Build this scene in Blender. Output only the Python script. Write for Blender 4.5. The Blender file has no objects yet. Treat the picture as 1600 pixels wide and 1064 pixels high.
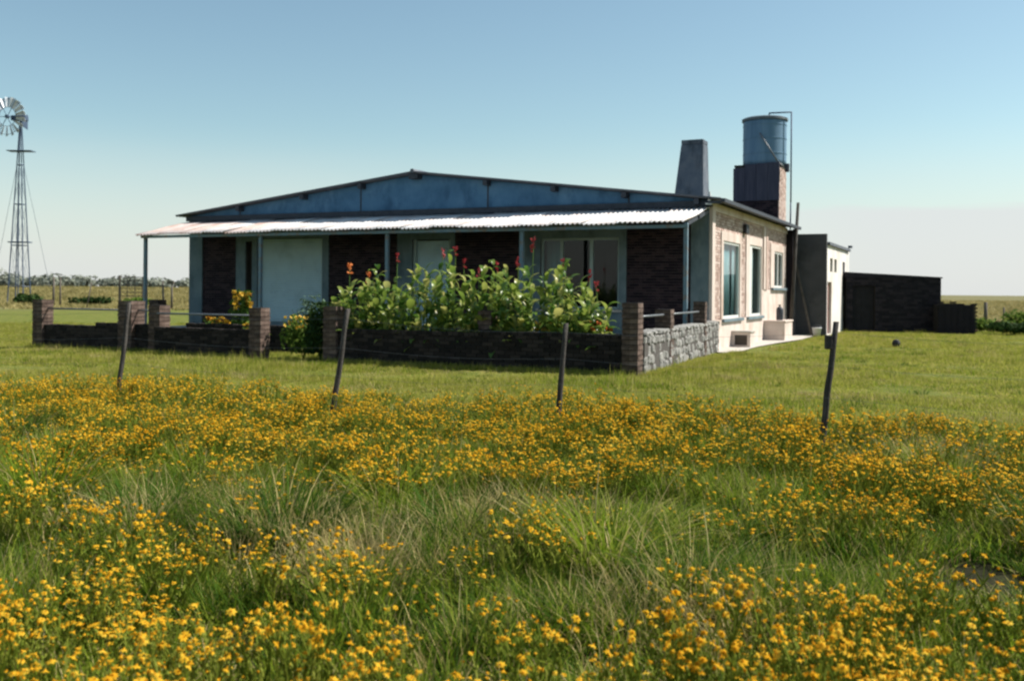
import bpy, math, random
import numpy as np
from mathutils import Vector, Matrix, Euler
R = math.radians
S = bpy.context.scene
COL = S.collection
rnd = random.Random(11)

# ------------------------------------------------------------------ camera
EYE = 1.6
cam_d = bpy.data.cameras.new('camera')
cam = bpy.data.objects.new('camera', cam_d)
COL.objects.link(cam)
cam_d.sensor_width = 36
cam_d.lens = 36 * 1557 / 1600
cam_d.shift_y = -77.4 / 1600
cam_d.clip_end = 4000
cam_d.clip_start = 0.05
cam.matrix_world = Matrix.Translation((0, 0, EYE)) @ Matrix.Rotation(R(-0.5), 4, 'Y') @ Matrix.Rotation(R(90), 4, 'X')
S.camera = cam
cam_d.dof.use_dof = True
cam_d.dof.focus_distance = 9.0
cam_d.dof.aperture_fstop = 3.2

# ------------------------------------------------------------------ light
SUN_EL = R(47)
SUN_AZ = R(80)          # clockwise from +Y: the sun stands to the right
sun_dir = Vector((math.sin(SUN_AZ) * math.cos(SUN_EL), math.cos(SUN_AZ) * math.cos(SUN_EL), math.sin(SUN_EL)))
sl = bpy.data.lights.new('sun', 'SUN')
sl.energy = 5.0
sl.angle = R(0.5)
sl.color = (1.0, 0.95, 0.87)
so = bpy.data.objects.new('sun', sl)
COL.objects.link(so)
so.rotation_euler = sun_dir.to_track_quat('Z', 'Y').to_euler()

world = bpy.data.worlds.new('World')
S.world = world
world.use_nodes = True
wn, wl = world.node_tree.nodes, world.node_tree.links
wn.clear()
w_out = wn.new('ShaderNodeOutputWorld')
w_bg = wn.new('ShaderNodeBackground')
w_bg.inputs['Strength'].default_value = 0.12
sky = wn.new('ShaderNodeTexSky')
sky.sky_type = 'NISHITA'
sky.sun_disc = False
sky.sun_elevation = SUN_EL
sky.sun_rotation = SUN_AZ
sky.air_density = 1.0
sky.dust_density = 0.7
sky.ozone_density = 1.0
tint = wn.new('ShaderNodeMix'); tint.data_type = 'RGBA'; tint.blend_type = 'MULTIPLY'
tint.inputs['Factor'].default_value = 1.0
tint.inputs['B'].default_value = (0.785, 0.85, 0.75, 1)
wl.new(sky.outputs['Color'], tint.inputs['A'])
# a low bank of thin cloud along the horizon
tc = wn.new('ShaderNodeTexCoord')
sep = wn.new('ShaderNodeSeparateXYZ')
wl.new(tc.outputs['Generated'], sep.inputs[0])
cn = wn.new('ShaderNodeTexNoise'); cn.inputs['Scale'].default_value = 2.3; cn.inputs['Detail'].default_value = 5
cmap = wn.new('ShaderNodeMapping'); cmap.inputs['Scale'].default_value = (1, 1, 6); cmap.inputs['Location'].default_value = (0.35, 0.2, 0)
wl.new(tc.outputs['Generated'], cmap.inputs[0]); wl.new(cmap.outputs[0], cn.inputs['Vector'])
def wmath(op, a, b=None):
    n = wn.new('ShaderNodeMath'); n.operation = op
    for i, v in enumerate((a, b)):
        if v is None: continue
        if hasattr(v, 'links') or hasattr(v, 'is_linked'): wl.new(v, n.inputs[i])
        else: n.inputs[i].default_value = v
    return n.outputs[0]
hgt = wmath('ADD', sep.outputs['Z'], wmath('MULTIPLY', wmath('SUBTRACT', cn.outputs['Fac'], 0.5), -0.045))
# denser and taller towards the right of the view, thin elsewhere
side = wn.new('ShaderNodeMapRange'); side.interpolation_type = 'SMOOTHSTEP'
side.inputs['From Min'].default_value = 0.12; side.inputs['From Max'].default_value = 0.36
side.inputs['To Min'].default_value = 0.30; side.inputs['To Max'].default_value = 1.0
wl.new(sep.outputs['X'], side.inputs['Value'])
edge = wn.new('ShaderNodeMapRange'); edge.interpolation_type = 'SMOOTHSTEP'
edge.inputs['From Min'].default_value = 0.091; edge.inputs['From Max'].default_value = 0.078
edge.inputs['To Min'].default_value = 0.0; edge.inputs['To Max'].default_value = 0.9
wl.new(hgt, edge.inputs['Value'])
soft = wn.new('ShaderNodeMapRange'); soft.interpolation_type = 'SMOOTHSTEP'
soft.inputs['From Min'].default_value = 0.17; soft.inputs['From Max'].default_value = 0.0
soft.inputs['To Min'].default_value = 0.0; soft.inputs['To Max'].default_value = 0.85
wl.new(hgt, soft.inputs['Value'])
cfac = wmath('MAXIMUM', wmath('MULTIPLY', edge.outputs[0], side.outputs[0]), soft.outputs[0])
cmix = wn.new('ShaderNodeMix'); cmix.data_type = 'RGBA'
wl.new(cfac, cmix.inputs['Factor'])
wl.new(tint.outputs['Result'], cmix.inputs['A'])
cmix.inputs['B'].default_value = (4.30, 4.45, 4.48, 1)
wl.new(cmix.outputs['Result'], w_bg.inputs['Color'])
wl.new(w_bg.outputs[0], w_out.inputs['Surface'])

S.view_settings.view_transform = 'Standard'
S.view_settings.look = 'None'
S.view_settings.exposure = 0.55
S.view_settings.gamma = 1.0
S.view_settings.use_curve_mapping = False
S.render.engine = 'CYCLES'
S.cycles.max_bounces = 6
S.cycles.transparent_max_bounces = 6
S.cycles.filter_width = 2.3

# ------------------------------------------------------------------ materials
def nd(nt, t, **kw):
    n = nt.nodes.new(t)
    for k, v in kw.items(): setattr(n, k, v)
    return n
def ramp(nt, src, stops):
    r = nd(nt, 'ShaderNodeValToRGB')
    els = r.color_ramp.elements
    while len(els) < len(stops): els.new(0.5)
    for e, (p, c) in zip(els, stops): e.position = p; e.color = (*c, 1)
    nt.links.new(src, r.inputs['Fac'])
    return r.outputs['Color']
def noise(nt, scale, detail=4, rough=0.6, stretch=None, coord='Object'):
    tcn = nd(nt, 'ShaderNodeTexCoord')
    n = nd(nt, 'ShaderNodeTexNoise')
    n.inputs['Scale'].default_value = scale; n.inputs['Detail'].default_value = detail; n.inputs['Roughness'].default_value = rough
    if stretch:
        m = nd(nt, 'ShaderNodeMapping'); m.inputs['Scale'].default_value = stretch
        nt.links.new(tcn.outputs[coord], m.inputs[0]); nt.links.new(m.outputs[0], n.inputs['Vector'])
    else: nt.links.new(tcn.outputs[coord], n.inputs['Vector'])
    return n.outputs['Fac']
def mixc(nt, fac, a, b, mode='MIX'):
    m = nd(nt, 'ShaderNodeMix', data_type='RGBA', blend_type=mode)
    for key, v in (('Factor', fac), ('A', a), ('B', b)):
        if isinstance(v, (int, float)): m.inputs[key].default_value = v
        elif isinstance(v, tuple): m.inputs[key].default_value = (*v, 1)
        else: nt.links.new(v, m.inputs[key])
    return m.outputs['Result']
def base_mat(name):
    m = bpy.data.materials.new(name); m.use_nodes = True
    nt = m.node_tree
    return m, nt, nt.nodes['Principled BSDF']
def surf(name, cols, scale=3, rough=0.8, bump=0.0, bscale=40, metallic=0, stretch=None, vary=0.0, attr=None, spec=0.3, stain=None, dist=0.02):
    """cols: list of colours over a noise; vary: per-object brightness; attr: face attribute 'tone' drives the ramp."""
    m, nt, p = base_mat(name)
    n = noise(nt, scale, stretch=stretch)
    if attr:
        a = nd(nt, 'ShaderNodeAttribute', attribute_name='tone')
        mm = nd(nt, 'ShaderNodeMath', operation='MULTIPLY_ADD')
        nt.links.new(n, mm.inputs[0]); mm.inputs[1].default_value = 0.5
        m2 = nd(nt, 'ShaderNodeMath', operation='MULTIPLY_ADD')
        nt.links.new(a.outputs['Fac'], m2.inputs[0]); m2.inputs[1].default_value = 0.7; m2.inputs[2].default_value = -0.12
        nt.links.new(m2.outputs[0], mm.inputs[2]); n = mm.outputs[0]
    k = len(cols)
    c = ramp(nt, n, [(0.28 + 0.44 * i / max(1, k - 1), col) for i, col in enumerate(cols)])
    if stain:
        s = noise(nt, stain[1], 6, 0.7, stretch=stain[2] if len(stain) > 2 else None)
        sr = ramp(nt, s, [(0.5, (0, 0, 0)), (0.68, (1, 1, 1))])
        c = mixc(nt, sr, c, stain[0])
    if vary:
        oi = nd(nt, 'ShaderNodeObjectInfo')
        mr = nd(nt, 'ShaderNodeMapRange'); nt.links.new(oi.outputs['Random'], mr.inputs['Value'])
        mr.inputs['To Min'].default_value = 1 - vary; mr.inputs['To Max'].default_value = 1 + vary
        c = mixc(nt, 1.0, c, mr.outputs[0], 'MULTIPLY')
    nt.links.new(c, p.inputs['Base Color'])
    p.inputs['Roughness'].default_value = rough
    p.inputs['Metallic'].default_value = metallic
    p.inputs['Specular IOR Level'].default_value = spec
    if bump:
        b = nd(nt, 'ShaderNodeBump'); b.inputs['Strength'].default_value = bump; b.inputs['Distance'].default_value = dist
        nt.links.new(noise(nt, bscale, 6, 0.65), b.inputs['Height']); nt.links.new(b.outputs[0], p.inputs['Normal'])
    return m
def leafy(name, cols, trans=0.35, rough=0.75, spec=0.08):
    """two-sided plant tissue, each object or instance with its own shade"""
    m, nt, p = base_mat(name)
    oi = nd(nt, 'ShaderNodeObjectInfo')
    a = nd(nt, 'ShaderNodeAttribute', attribute_name='tone')
    ad = nd(nt, 'ShaderNodeMath', operation='ADD'); nt.links.new(oi.outputs['Random'], ad.inputs[0]); nt.links.new(a.outputs['Fac'], ad.inputs[1])
    hf = nd(nt, 'ShaderNodeMath', operation='MULTIPLY'); nt.links.new(ad.outputs[0], hf.inputs[0]); hf.inputs[1].default_value = 0.5
    k = len(cols)
    c = ramp(nt, hf.outputs[0], [(0.12 + 0.76 * i / max(1, k - 1), col) for i, col in enumerate(cols)])
    nt.links.new(c, p.inputs['Base Color'])
    p.inputs['Roughness'].default_value = rough
    p.inputs['Specular IOR Level'].default_value = spec
    t = nd(nt, 'ShaderNodeBsdfTranslucent'); nt.links.new(c, t.inputs['Color'])
    mx = nd(nt, 'ShaderNodeMixShader'); mx.inputs[0].default_value = trans
    nt.links.new(p.outputs[0], mx.inputs[1]); nt.links.new(t.outputs[0], mx.inputs[2])
    nt.links.new(mx.outputs[0], nt.nodes['Material Output'].inputs['Surface'])
    return m

M = {}
M['brick'] = surf('brick', [(.016, .010, .016), (.029, .018, .025), (.048, .030, .035)], 6, .9, .5, 60, attr=True)  # copy of the brick for shaded faces, the shade put into its colour
M['sunlit_brick'] = surf('sunlit_brick', [(.41, .285, .24), (.51, .375, .32), (.60, .475, .42)], 6, .9, .5, 60, attr=True)  # copy of the brick for sunlit faces, the sunlight put into its colour
M['pier_brick'] = surf('pier_brick', [(.055, .036, .03), (.10, .066, .052), (.18, .13, .105)], 7, .9, .6, 50, vary=.25)
M['garden_brick'] = surf('garden_brick', [(.014, .011, .010), (.024, .018, .016), (.042, .032, .028)], 4, .95, .6, 50, attr=True)  # darkened to carry the shade of the wall fronts in its colour
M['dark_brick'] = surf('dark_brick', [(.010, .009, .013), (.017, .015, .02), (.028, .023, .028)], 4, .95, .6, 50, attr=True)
M['mortar'] = surf('mortar', [(.07, .06, .055), (.11, .10, .09)], 8, .95, .4, 80)
M['dark_mortar'] = surf('dark_mortar', [(.016, .014, .013), (.03, .027, .024)], 6, .95, .4, 80)
M['plaster'] = surf('plaster', [(.10, .145, .17), (.14, .19, .215), (.18, .23, .25)], 2.2, .9, .25, 45, stain=((.08, .11, .125), 1.6, (1, 1, .4)))  # blue-grey of the shaded front is put into this plaster colour
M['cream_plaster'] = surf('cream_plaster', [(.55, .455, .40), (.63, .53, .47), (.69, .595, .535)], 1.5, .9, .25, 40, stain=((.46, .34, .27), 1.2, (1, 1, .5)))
M['gable_plaster'] = surf('gable_plaster', [(.06, .145, .25), (.095, .21, .34), (.14, .27, .41)], 1.0, .92, .3, 30, stain=((.055, .13, .225), 1.4, (1.2, 1.2, .6)))  # grey plaster with the blue of its skylit shade put into the colour
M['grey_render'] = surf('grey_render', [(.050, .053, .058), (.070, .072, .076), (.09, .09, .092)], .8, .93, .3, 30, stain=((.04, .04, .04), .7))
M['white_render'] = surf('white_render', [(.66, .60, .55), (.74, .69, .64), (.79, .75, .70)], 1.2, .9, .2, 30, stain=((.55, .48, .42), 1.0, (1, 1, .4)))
M['tower_panel'] = surf('tower_panel', [(.042, .044, .068), (.058, .058, .085), (.075, .072, .10)], 3, .85, .2, 40, stretch=(4, 4, .35))
M['tank'] = surf('tank', [(.095, .18, .27), (.125, .22, .32), (.16, .26, .36)], 1.5, .55, .1, 20, stretch=(3, 3, .5))
M['tank_rim'] = surf('tank_rim', [(.10, .12, .14), (.15, .17, .19)], 5, .6)
M['chimney_render'] = surf('chimney_render', [(.085, .105, .135), (.125, .145, .175), (.17, .18, .20)], 2.5, .9, .4, 30, stain=((.06, .07, .085), 2.0, (1, 1, .4)))
M['black_wood'] = surf('black_wood', [(.008, .008, .010), (.016, .015, .018)], 4, .9, .3, 20)
M['concrete'] = surf('concrete', [(.38, .35, .31), (.48, .44, .39), (.55, .51, .46)], 4, .92, .4, 60)
M['stone'] = surf('stone', [(.20, .19, .175), (.29, .28, .26), (.37, .355, .335)], 11, .95, .6, 30, vary=.18, dist=.03)
M['steel_blue'] = surf('steel_blue', [(.13, .20, .25), (.18, .26, .31)], 6, .5, .05, 40, stain=((.25, .16, .10), 5))
M['pipe'] = surf('pipe', [(.13, .14, .15), (.20, .21, .22)], 6, .45, metallic=.3)
M['dark_steel'] = surf('dark_steel', [(.03, .035, .045), (.06, .065, .08)], 6, .6, .1)
M['zinc'] = surf('zinc', [(.62, .61, .60), (.72, .71, .70), (.78, .77, .765)], 1.3, .5, metallic=.15, vary=.10, stain=((.52, .38, .32), .9, (1, .5, 1)))
M['rusty_zinc'] = surf('rusty_zinc', [(.50, .38, .33), (.60, .50, .46), (.70, .66, .64)], 1.5, .6, metallic=.1, vary=.08, stain=((.42, .25, .18), 1.3, (1, .5, 1)))
M['roof_metal'] = surf('roof_metal', [(.10, .11, .13), (.16, .17, .19)], 2, .6, metallic=.2, stain=((.07, .08, .11), 1.5))
M['timber'] = surf('timber', [(.05, .042, .036), (.09, .075, .06)], 3, .85, .4, 20, stretch=(1, 1, .2))
M['post_wood'] = surf('post_wood', [(.030, .027, .024), (.055, .048, .042), (.10, .09, .08)], 9, .9, .7, 30, stretch=(3, 3, .3))
M['shutter'] = surf('shutter', [(.42, .56, .63), (.48, .62, .68)], 2, .55, .05, 30, stain=((.36, .48, .54), 1.2))
M['white_paint'] = surf('white_paint', [(.62, .62, .58), (.72, .72, .69)], 3, .55, .05, 40)
M['frame_grey'] = surf('frame_grey', [(.28, .36, .37), (.36, .44, .44)], 3, .55)
M['curtain'] = surf('curtain', [(.30, .42, .42), (.44, .55, .54), (.56, .63, .61)], 2.5, .9, stretch=(1, 5, .3))
M['room'] = surf('room', [(.05, .05, .05), (.08, .08, .08)], 1, .9)
M['red_door'] = surf('red_door', [(.16, .055, .045), (.24, .085, .07)], 3, .7, .1, 30)
M['dark_glass_frame'] = surf('dark_glass_frame', [(.06, .05, .05), (.10, .08, .075)], 3, .6)
M['black_iron'] = surf('black_iron', [(.015, .015, .018), (.03, .03, .032)], 5, .55)
M['mill_steel'] = surf('mill_steel', [(.05, .08, .13), (.08, .11, .17)], 2, .6, metallic=.2)
M['mill_blade'] = surf('mill_blade', [(.50, .54, .58), (.66, .69, .72)], 2, .45, metallic=.35)
M['weathered_wood'] = surf('weathered_wood', [(.09, .075, .06), (.15, .13, .11)], 5, .9, .4, 20)
M['bucket'] = surf('bucket', [(.6, .6, .6), (.7, .7, .7)], 3, .5)
M['soil'] = surf('soil', [(.05, .035, .022), (.10, .07, .045)], 3, .95, .7, 12, dist=.05)
M['clay'] = surf('clay', [(.20, .10, .055), (.28, .16, .09)], 2, .95, .7, 12, dist=.05)

gm, nt, p = base_mat('glass')
p.inputs['Base Color'].default_value = (.85, .93, .95, 1); p.inputs['Roughness'].default_value = .03
p.inputs['Transmission Weight'].default_value = 1.0; p.inputs['IOR'].default_value = 1.0
gl = nd(nt, 'ShaderNodeBsdfGlossy'); gl.inputs['Roughness'].default_value = .03
tr = nd(nt, 'ShaderNodeBsdfTransparent'); tr.inputs['Color'].default_value = (.75, .84, .86, 1)
fr = nd(nt, 'ShaderNodeFresnel'); fr.inputs['IOR'].default_value = 1.45
geo_ = nd(nt, 'ShaderNodeNewGeometry'); fm_ = nd(nt, 'ShaderNodeMath', operation='MULTIPLY'); inv_ = nd(nt, 'ShaderNodeMath', operation='SUBTRACT'); inv_.inputs[0].default_value = 1.0
nt.links.new(geo_.outputs['Backfacing'], inv_.inputs[1]); nt.links.new(inv_.outputs[0], fm_.inputs[0]); nt.links.new(fr.outputs[0], fm_.inputs[1])
mx = nd(nt, 'ShaderNodeMixShader')
nt.links.new(fm_.outputs[0], mx.inputs[0]); nt.links.new(tr.outputs[0], mx.inputs[1]); nt.links.new(gl.outputs[0], mx.inputs[2])
nt.links.new(mx.outputs[0], nt.nodes['Material Output'].inputs['Surface'])
M['glass'] = gm

M['stem'] = leafy('stem', [(.15, .20, .02), (.21, .25, .03), (.28, .30, .055)], .35)
M['petal'] = leafy('petal', [(.74, .37, .014), (.88, .51, .03), (.94, .63, .07)], .50)
M['blade'] = leafy('blade', [(.085, .15, .010), (.15, .225, .014), (.24, .30, .028), (.37, .37, .085)], .48)
M['dark_blade'] = leafy('dark_blade', [(.035, .085, .010), (.065, .135, .014), (.11, .18, .02)], .4)
M['dry_blade'] = leafy('dry_blade', [(.30, .24, .085), (.42, .34, .14), (.54, .45, .22)], .35)
M['lawn_blade'] = leafy('lawn_blade', [(.19, .235, .028), (.29, .315, .045), (.38, .365, .07), (.50, .43, .15)], .48)
M['gold_blade'] = leafy('gold_blade', [(.17, .155, .05), (.24, .21, .08), (.30, .26, .12)], .35)
M['canna_leaf'] = leafy('canna_leaf', [(.035, .09, .016), (.10, .19, .03), (.24, .31, .055), (.48, .45, .14)], .45, .32, .35)
M['canna_stem'] = leafy('canna_stem', [(.07, .13, .03), (.10, .16, .03)], .1)
M['red_flower'] = leafy('red_flower', [(.26, .025, .03), (.38, .05, .055), (.42, .10, .10)], .25)
M['orange_flower'] = leafy('orange_flower', [(.60, .16, .045), (.70, .24, .08)], .3)
M['dark_leaf'] = leafy('dark_leaf', [(.018, .040, .012), (.03, .06, .016), (.05, .09, .022)], .2)
M['shrub_leaf'] = leafy('shrub_leaf', [(.05, .11, .02), (.11, .18, .03), (.20, .25, .05)], .35)
M['grey_leaf'] = leafy('grey_leaf', [(.10, .16, .11), (.18, .25, .17)], .3)
M['yellow_flower'] = leafy('yellow_flower', [(.62, .34, .02), (.75, .46, .05), (.80, .60, .16)], .3)
M['far_leaf'] = leafy('far_leaf', [(.16, .175, .135), (.20, .215, .17), (.245, .255, .21)], .15)  # distance haze is put into this pale, greyed leaf colour
M['bark'] = surf('bark', [(.06, .05, .04), (.10, .085, .07)], 5, .9, .5, 20)

# ------------------------------------------------------------------ mesh builder and object helpers
class MB:
    def __init__(s): s.v, s.f, s.m, s.t = [], [], [], []
    def add(s, vs, fs, mi=0, tone=0.5):
        o = len(s.v); s.v += [tuple(v) for v in vs]
        for f in fs: s.f.append(tuple(i + o for i in f)); s.m.append(mi); s.t.append(tone)
    def box(s, x0, x1, y0, y1, z0, z1, mi=0, tone=0.5, skip=()):
        vs = [(x0, y0, z0), (x1, y0, z0), (x1, y1, z0), (x0, y1, z0), (x0, y0, z1), (x1, y0, z1), (x1, y1, z1), (x0, y1, z1)]
        fs = {'b': (0, 3, 2, 1), 't': (4, 5, 6, 7), 'f': (0, 1, 5, 4), 'r': (1, 2, 6, 5), 'k': (2, 3, 7, 6), 'l': (3, 0, 4, 7)}
        s.add(vs, [f for k, f in fs.items() if k not in skip], mi, tone)
    def tube(s, a, b, r0, r1=None, n=8, mi=0, tone=0.5, cap=True):
        a, b = Vector(a), Vector(b); r1 = r0 if r1 is None else r1
        d = (b - a).normalized(); u = d.orthogonal().normalized(); w = d.cross(u)
        vs = [a + (u * math.cos(2 * math.pi * i / n) + w * math.sin(2 * math.pi * i / n)) * r0 for i in range(n)]
        vs += [b + (u * math.cos(2 * math.pi * i / n) + w * math.sin(2 * math.pi * i / n)) * r1 for i in range(n)]
        fs = [(i, (i + 1) % n, n + (i + 1) % n, n + i) for i in range(n)]
        if cap: fs += [tuple(range(n - 1, -1, -1)), tuple(range(n, 2 * n))]
        s.add(vs, fs, mi, tone)
    def poly(s, pts, mi=0, tone=0.5): s.add(pts, [tuple(range(len(pts)))], mi, tone)
    def mesh(s, name, mats, smooth=False):
        me = bpy.data.meshes.new(name); me.from_pydata(s.v, [], s.f)
        for m in (mats if isinstance(mats, list) else [mats]): me.materials.append(m)
        me.polygons.foreach_set('material_index', s.m)
        a = me.attributes.new('tone', 'FLOAT', 'FACE'); a.data.foreach_set('value', s.t)
        if smooth: me.polygons.foreach_set('use_smooth', [True] * len(s.f))
        me.update()
        return me
    def build(s, name, mats, parent=None, smooth=False, bevel=0):
        o = link(name, s.mesh(name, mats, smooth), parent)
        if bevel:
            b = o.modifiers.new('bevel', 'BEVEL'); b.width = bevel; b.segments = 2; b.limit_method = 'ANGLE'
        return o
def link(name, me, parent=None):
    o = bpy.data.objects.new(name, me); COL.objects.link(o)
    if parent is not None: o.parent = parent
    return o
def tag(o, label=None, cat=None, group=None, kind=None):
    if label: o['label'] = label
    if cat: o['category'] = cat
    if group: o['group'] = group
    if kind: o['kind'] = kind
    return o
A = R(25.1)
C = Vector((5.38, 27.2, 0))
sx = Vector((math.cos(A), -math.sin(A), 0)); sy = Vector((math.sin(A), math.cos(A), 0))
def LW(x, y, z=0): return C + sx * x + sy * y + Vector((0, 0, z))
def thing(name, label, cat, loc=(0, 0, 0), rz=0.0, group=None):
    o = bpy.data.objects.new(name, None); COL.objects.link(o)
    o.location = loc; o.rotation_euler = (0, 0, rz); o.empty_display_size = .2
    return tag(o, label, cat, group)
def lthing(name, label, cat, lx, ly, group=None): return thing(name, label, cat, LW(lx, ly), -A, group)
def kids(o): return [c for c in bpy.data.objects if c.parent == o]
def copy_tree(o, parent=None):
    c = o.copy(); COL.objects.link(c)
    if parent is not None: c.parent = parent
    for k in list(o.children): copy_tree(k, c)
    return c

def brickwork(mb, origin, ud, nd_, rects, bw=.25, bh=.08, gap=.013, depth=.035, mi=0, seed=1):
    """real bricks on a wall face: running bond over the rects (u0,u1,z0,z1); ud runs along the wall, nd_ points out of it"""
    r = random.Random(seed)
    o, u, n = Vector(origin), Vector(ud), Vector(nd_)
    z = Vector((0, 0, 1))
    for (u0, u1, z0, z1) in rects:
        k = int(math.floor(z0 / bh))
        while k * bh < z1 - .01:
            za, zb = max(z0, k * bh), min(z1, (k + 1) * bh - gap)
            s = u0 - ((u0 / bw) % 1) * bw - (bw / 2 if k % 2 else 0)
            while s < u1:
                a, b = max(u0, s), min(u1, s + bw - gap)
                if b - a > .02 and zb - za > .015:
                    d = depth + r.uniform(-.006, .006)
                    q = [o + u * a + z * za, o + u * b + z * za, o + u * b + z * zb, o + u * a + z * zb]
                    mb.add(q + [x + n * d for x in q], [(4, 5, 6, 7), (0, 1, 5, 4), (1, 2, 6, 5), (2, 3, 7, 6), (3, 0, 4, 7)], mi, r.random())
                s += bw
            k += 1
def wall_holes(mb, u0, u1, z0, z1, holes, lo, hi, axis='x', mi=0):
    us = sorted({u0, u1, *[h[0] for h in holes], *[h[1] for h in holes]})
    zs = sorted({z0, z1, *[h[2] for h in holes], *[h[3] for h in holes]})
    for a, b in zip(us, us[1:]):
        if a < u0 or b > u1: continue
        for c, d in zip(zs, zs[1:]):
            if c < z0 or d > z1: continue
            m_u, m_z = (a + b) / 2, (c + d) / 2
            if any(h[0] < m_u < h[1] and h[2] < m_z < h[3] for h in holes): continue
            if axis == 'x': mb.box(a, b, lo, hi, c, d, mi)
            else: mb.box(lo, hi, a, b, c, d, mi)

# ------------------------------------------------------------------ ground
def rise(x, y):
    a = min(1, max(0, (y - 105) / 190)); b = min(1, max(0, (-x - 5) / 60))
    return 1.45 * a * a * (3 - 2 * a) * b * b * (3 - 2 * b)
def gz(x, y):
    if y > 46 or abs(x) > 36 or y < -5: return -.012
    return .018 * math.sin(x * .9 + 1) * math.sin(y * .7) + .012 * math.sin(x * 2.1 + y * 1.3) - .014
def ground():
    m, nt, p = base_mat('ground')
    g = nd(nt, 'ShaderNodeNewGeometry')
    sepg = nd(nt, 'ShaderNodeSeparateXYZ'); nt.links.new(g.outputs['Position'], sepg.inputs[0])
    def nz(scale, detail=5, stretch=(1, 1, 1)):
        mp = nd(nt, 'ShaderNodeMapping'); mp.inputs['Scale'].default_value = stretch
        nt.links.new(g.outputs['Position'], mp.inputs[0])
        n = nd(nt, 'ShaderNodeTexNoise'); n.inputs['Scale'].default_value = scale; n.inputs['Detail'].default_value = detail; n.inputs['Roughness'].default_value = .65
        nt.links.new(mp.outputs[0], n.inputs['Vector']); return n.outputs['Fac']
    lawn = ramp(nt, nz(1.6, 9), [(.34, (.08, .105, .02)), (.46, (.13, .155, .03)), (.57, (.17, .175, .04)), (.68, (.22, .18, .07))])
    fine = ramp(nt, nz(22, 8), [(.32, (.42, .45, .4)), (.5, (.95, .95, .9)), (.68, (1.3, 1.25, 1.15))])
    lawn = mixc(nt, 1.0, lawn, fine, 'MULTIPLY')
    field = ramp(nt, nz(.06, 6, (1, 2.0, 1)), [(.3, (.10, .105, .04)), (.45, (.15, .14, .058)), (.6, (.20, .175, .08)), (.75, (.17, .15, .075))])
    # distance from the house yard decides where the mown lawn gives way to the rough field
    vm = nd(nt, 'ShaderNodeVectorMath', operation='DISTANCE'); nt.links.new(g.outputs['Position'], vm.inputs[0]); vm.inputs[1].default_value = (-2, 24, 0)
    ad = nd(nt, 'ShaderNodeMath', operation='MULTIPLY_ADD'); nt.links.new(nz(.05, 4), ad.inputs[0]); ad.inputs[1].default_value = 30; nt.links.new(vm.outputs['Value'], ad.inputs[2])
    mr = nd(nt, 'ShaderNodeMapRange'); mr.interpolation_type = 'SMOOTHSTEP'
    mr.inputs['From Min'].default_value = 62; mr.inputs['From Max'].default_value = 84; nt.links.new(ad.outputs[0], mr.inputs['Value'])
    c = mixc(nt, mr.outputs[0], lawn, field)
    # rough meadow soil in front of the fence line: y + 0.33 x < 12.6
    ln = nd(nt, 'ShaderNodeMath', operation='MULTIPLY_ADD'); nt.links.new(sepg.outputs['X'], ln.inputs[0]); ln.inputs[1].default_value = .33; nt.links.new(sepg.outputs['Y'], ln.inputs[2])
    m2 = nd(nt, 'ShaderNodeMapRange'); m2.inputs['From Min'].default_value = 12.6; m2.inputs['From Max'].default_value = 11.2; nt.links.new(ln.outputs[0], m2.inputs['Value'])
    mead = ramp(nt, nz(2.0), [(.3, (.014, .014, .007)), (.55, (.030, .030, .013)), (.7, (.055, .045, .024))])
    c = mixc(nt, m2.outputs[0], c, mead)
    nt.links.new(c, p.inputs['Base Color']); p.inputs['Roughness'].default_value = .95; p.inputs['Specular IOR Level'].default_value = .1
    b = nd(nt, 'ShaderNodeBump'); b.inputs['Strength'].default_value = .5; b.inputs['Distance'].default_value = .02
    nt.links.new(nz(40, 6), b.inputs['Height']); nt.links.new(b.outputs[0], p.inputs['Normal'])
    mb = MB()
    # finer cells near the camera with gentle undulation, one sheet to the horizon
    xs = [-3000, -800, -500, -400, -350] + list(range(-300, -36, 11)) + [x * 1.5 for x in range(-24, 25)] + [50, 80, 150, 300, 800, 3000]
    ys = [-600, -100, -20, -6] + [y * 1.2 for y in range(-3, 40)] + [52, 60, 70] + list(range(80, 400, 12)) + [400, 600, 1000, 3000]
    def hz(x, y):
        if y > 46 or abs(x) > 36 or y < -5: return rise(x, y)
        return .018 * math.sin(x * .9 + 1) * math.sin(y * .7) + .012 * math.sin(x * 2.1 + y * 1.3)
    vs = [(x, y, hz(x, y) - .012) for y in ys for x in xs]; n = len(xs)
    mb.add(vs, [(j * n + i, j * n + i + 1, (j + 1) * n + i + 1, (j + 1) * n + i) for j in range(len(ys) - 1) for i in range(n - 1)])
    o = mb.build('ground', m, smooth=True)
    tag(o, 'wide flat ground of mown green lawn with golden field beyond', None, kind='structure')
ground()
mb = MB()
mb.poly([LW(.07, -.3, .02), LW(.6, -.7, .02), LW(.85, .3, .02), LW(.75, 2.5, .02), LW(.85, 5, .02), LW(1.15, 8.5, .02), LW(1.1, 11.8, .02), LW(.07, 11.9, .02)])
tag(mb.build('concrete_path', M['concrete']), 'pale concrete strip along the sunlit side of the house', None, kind='structure')

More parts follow.
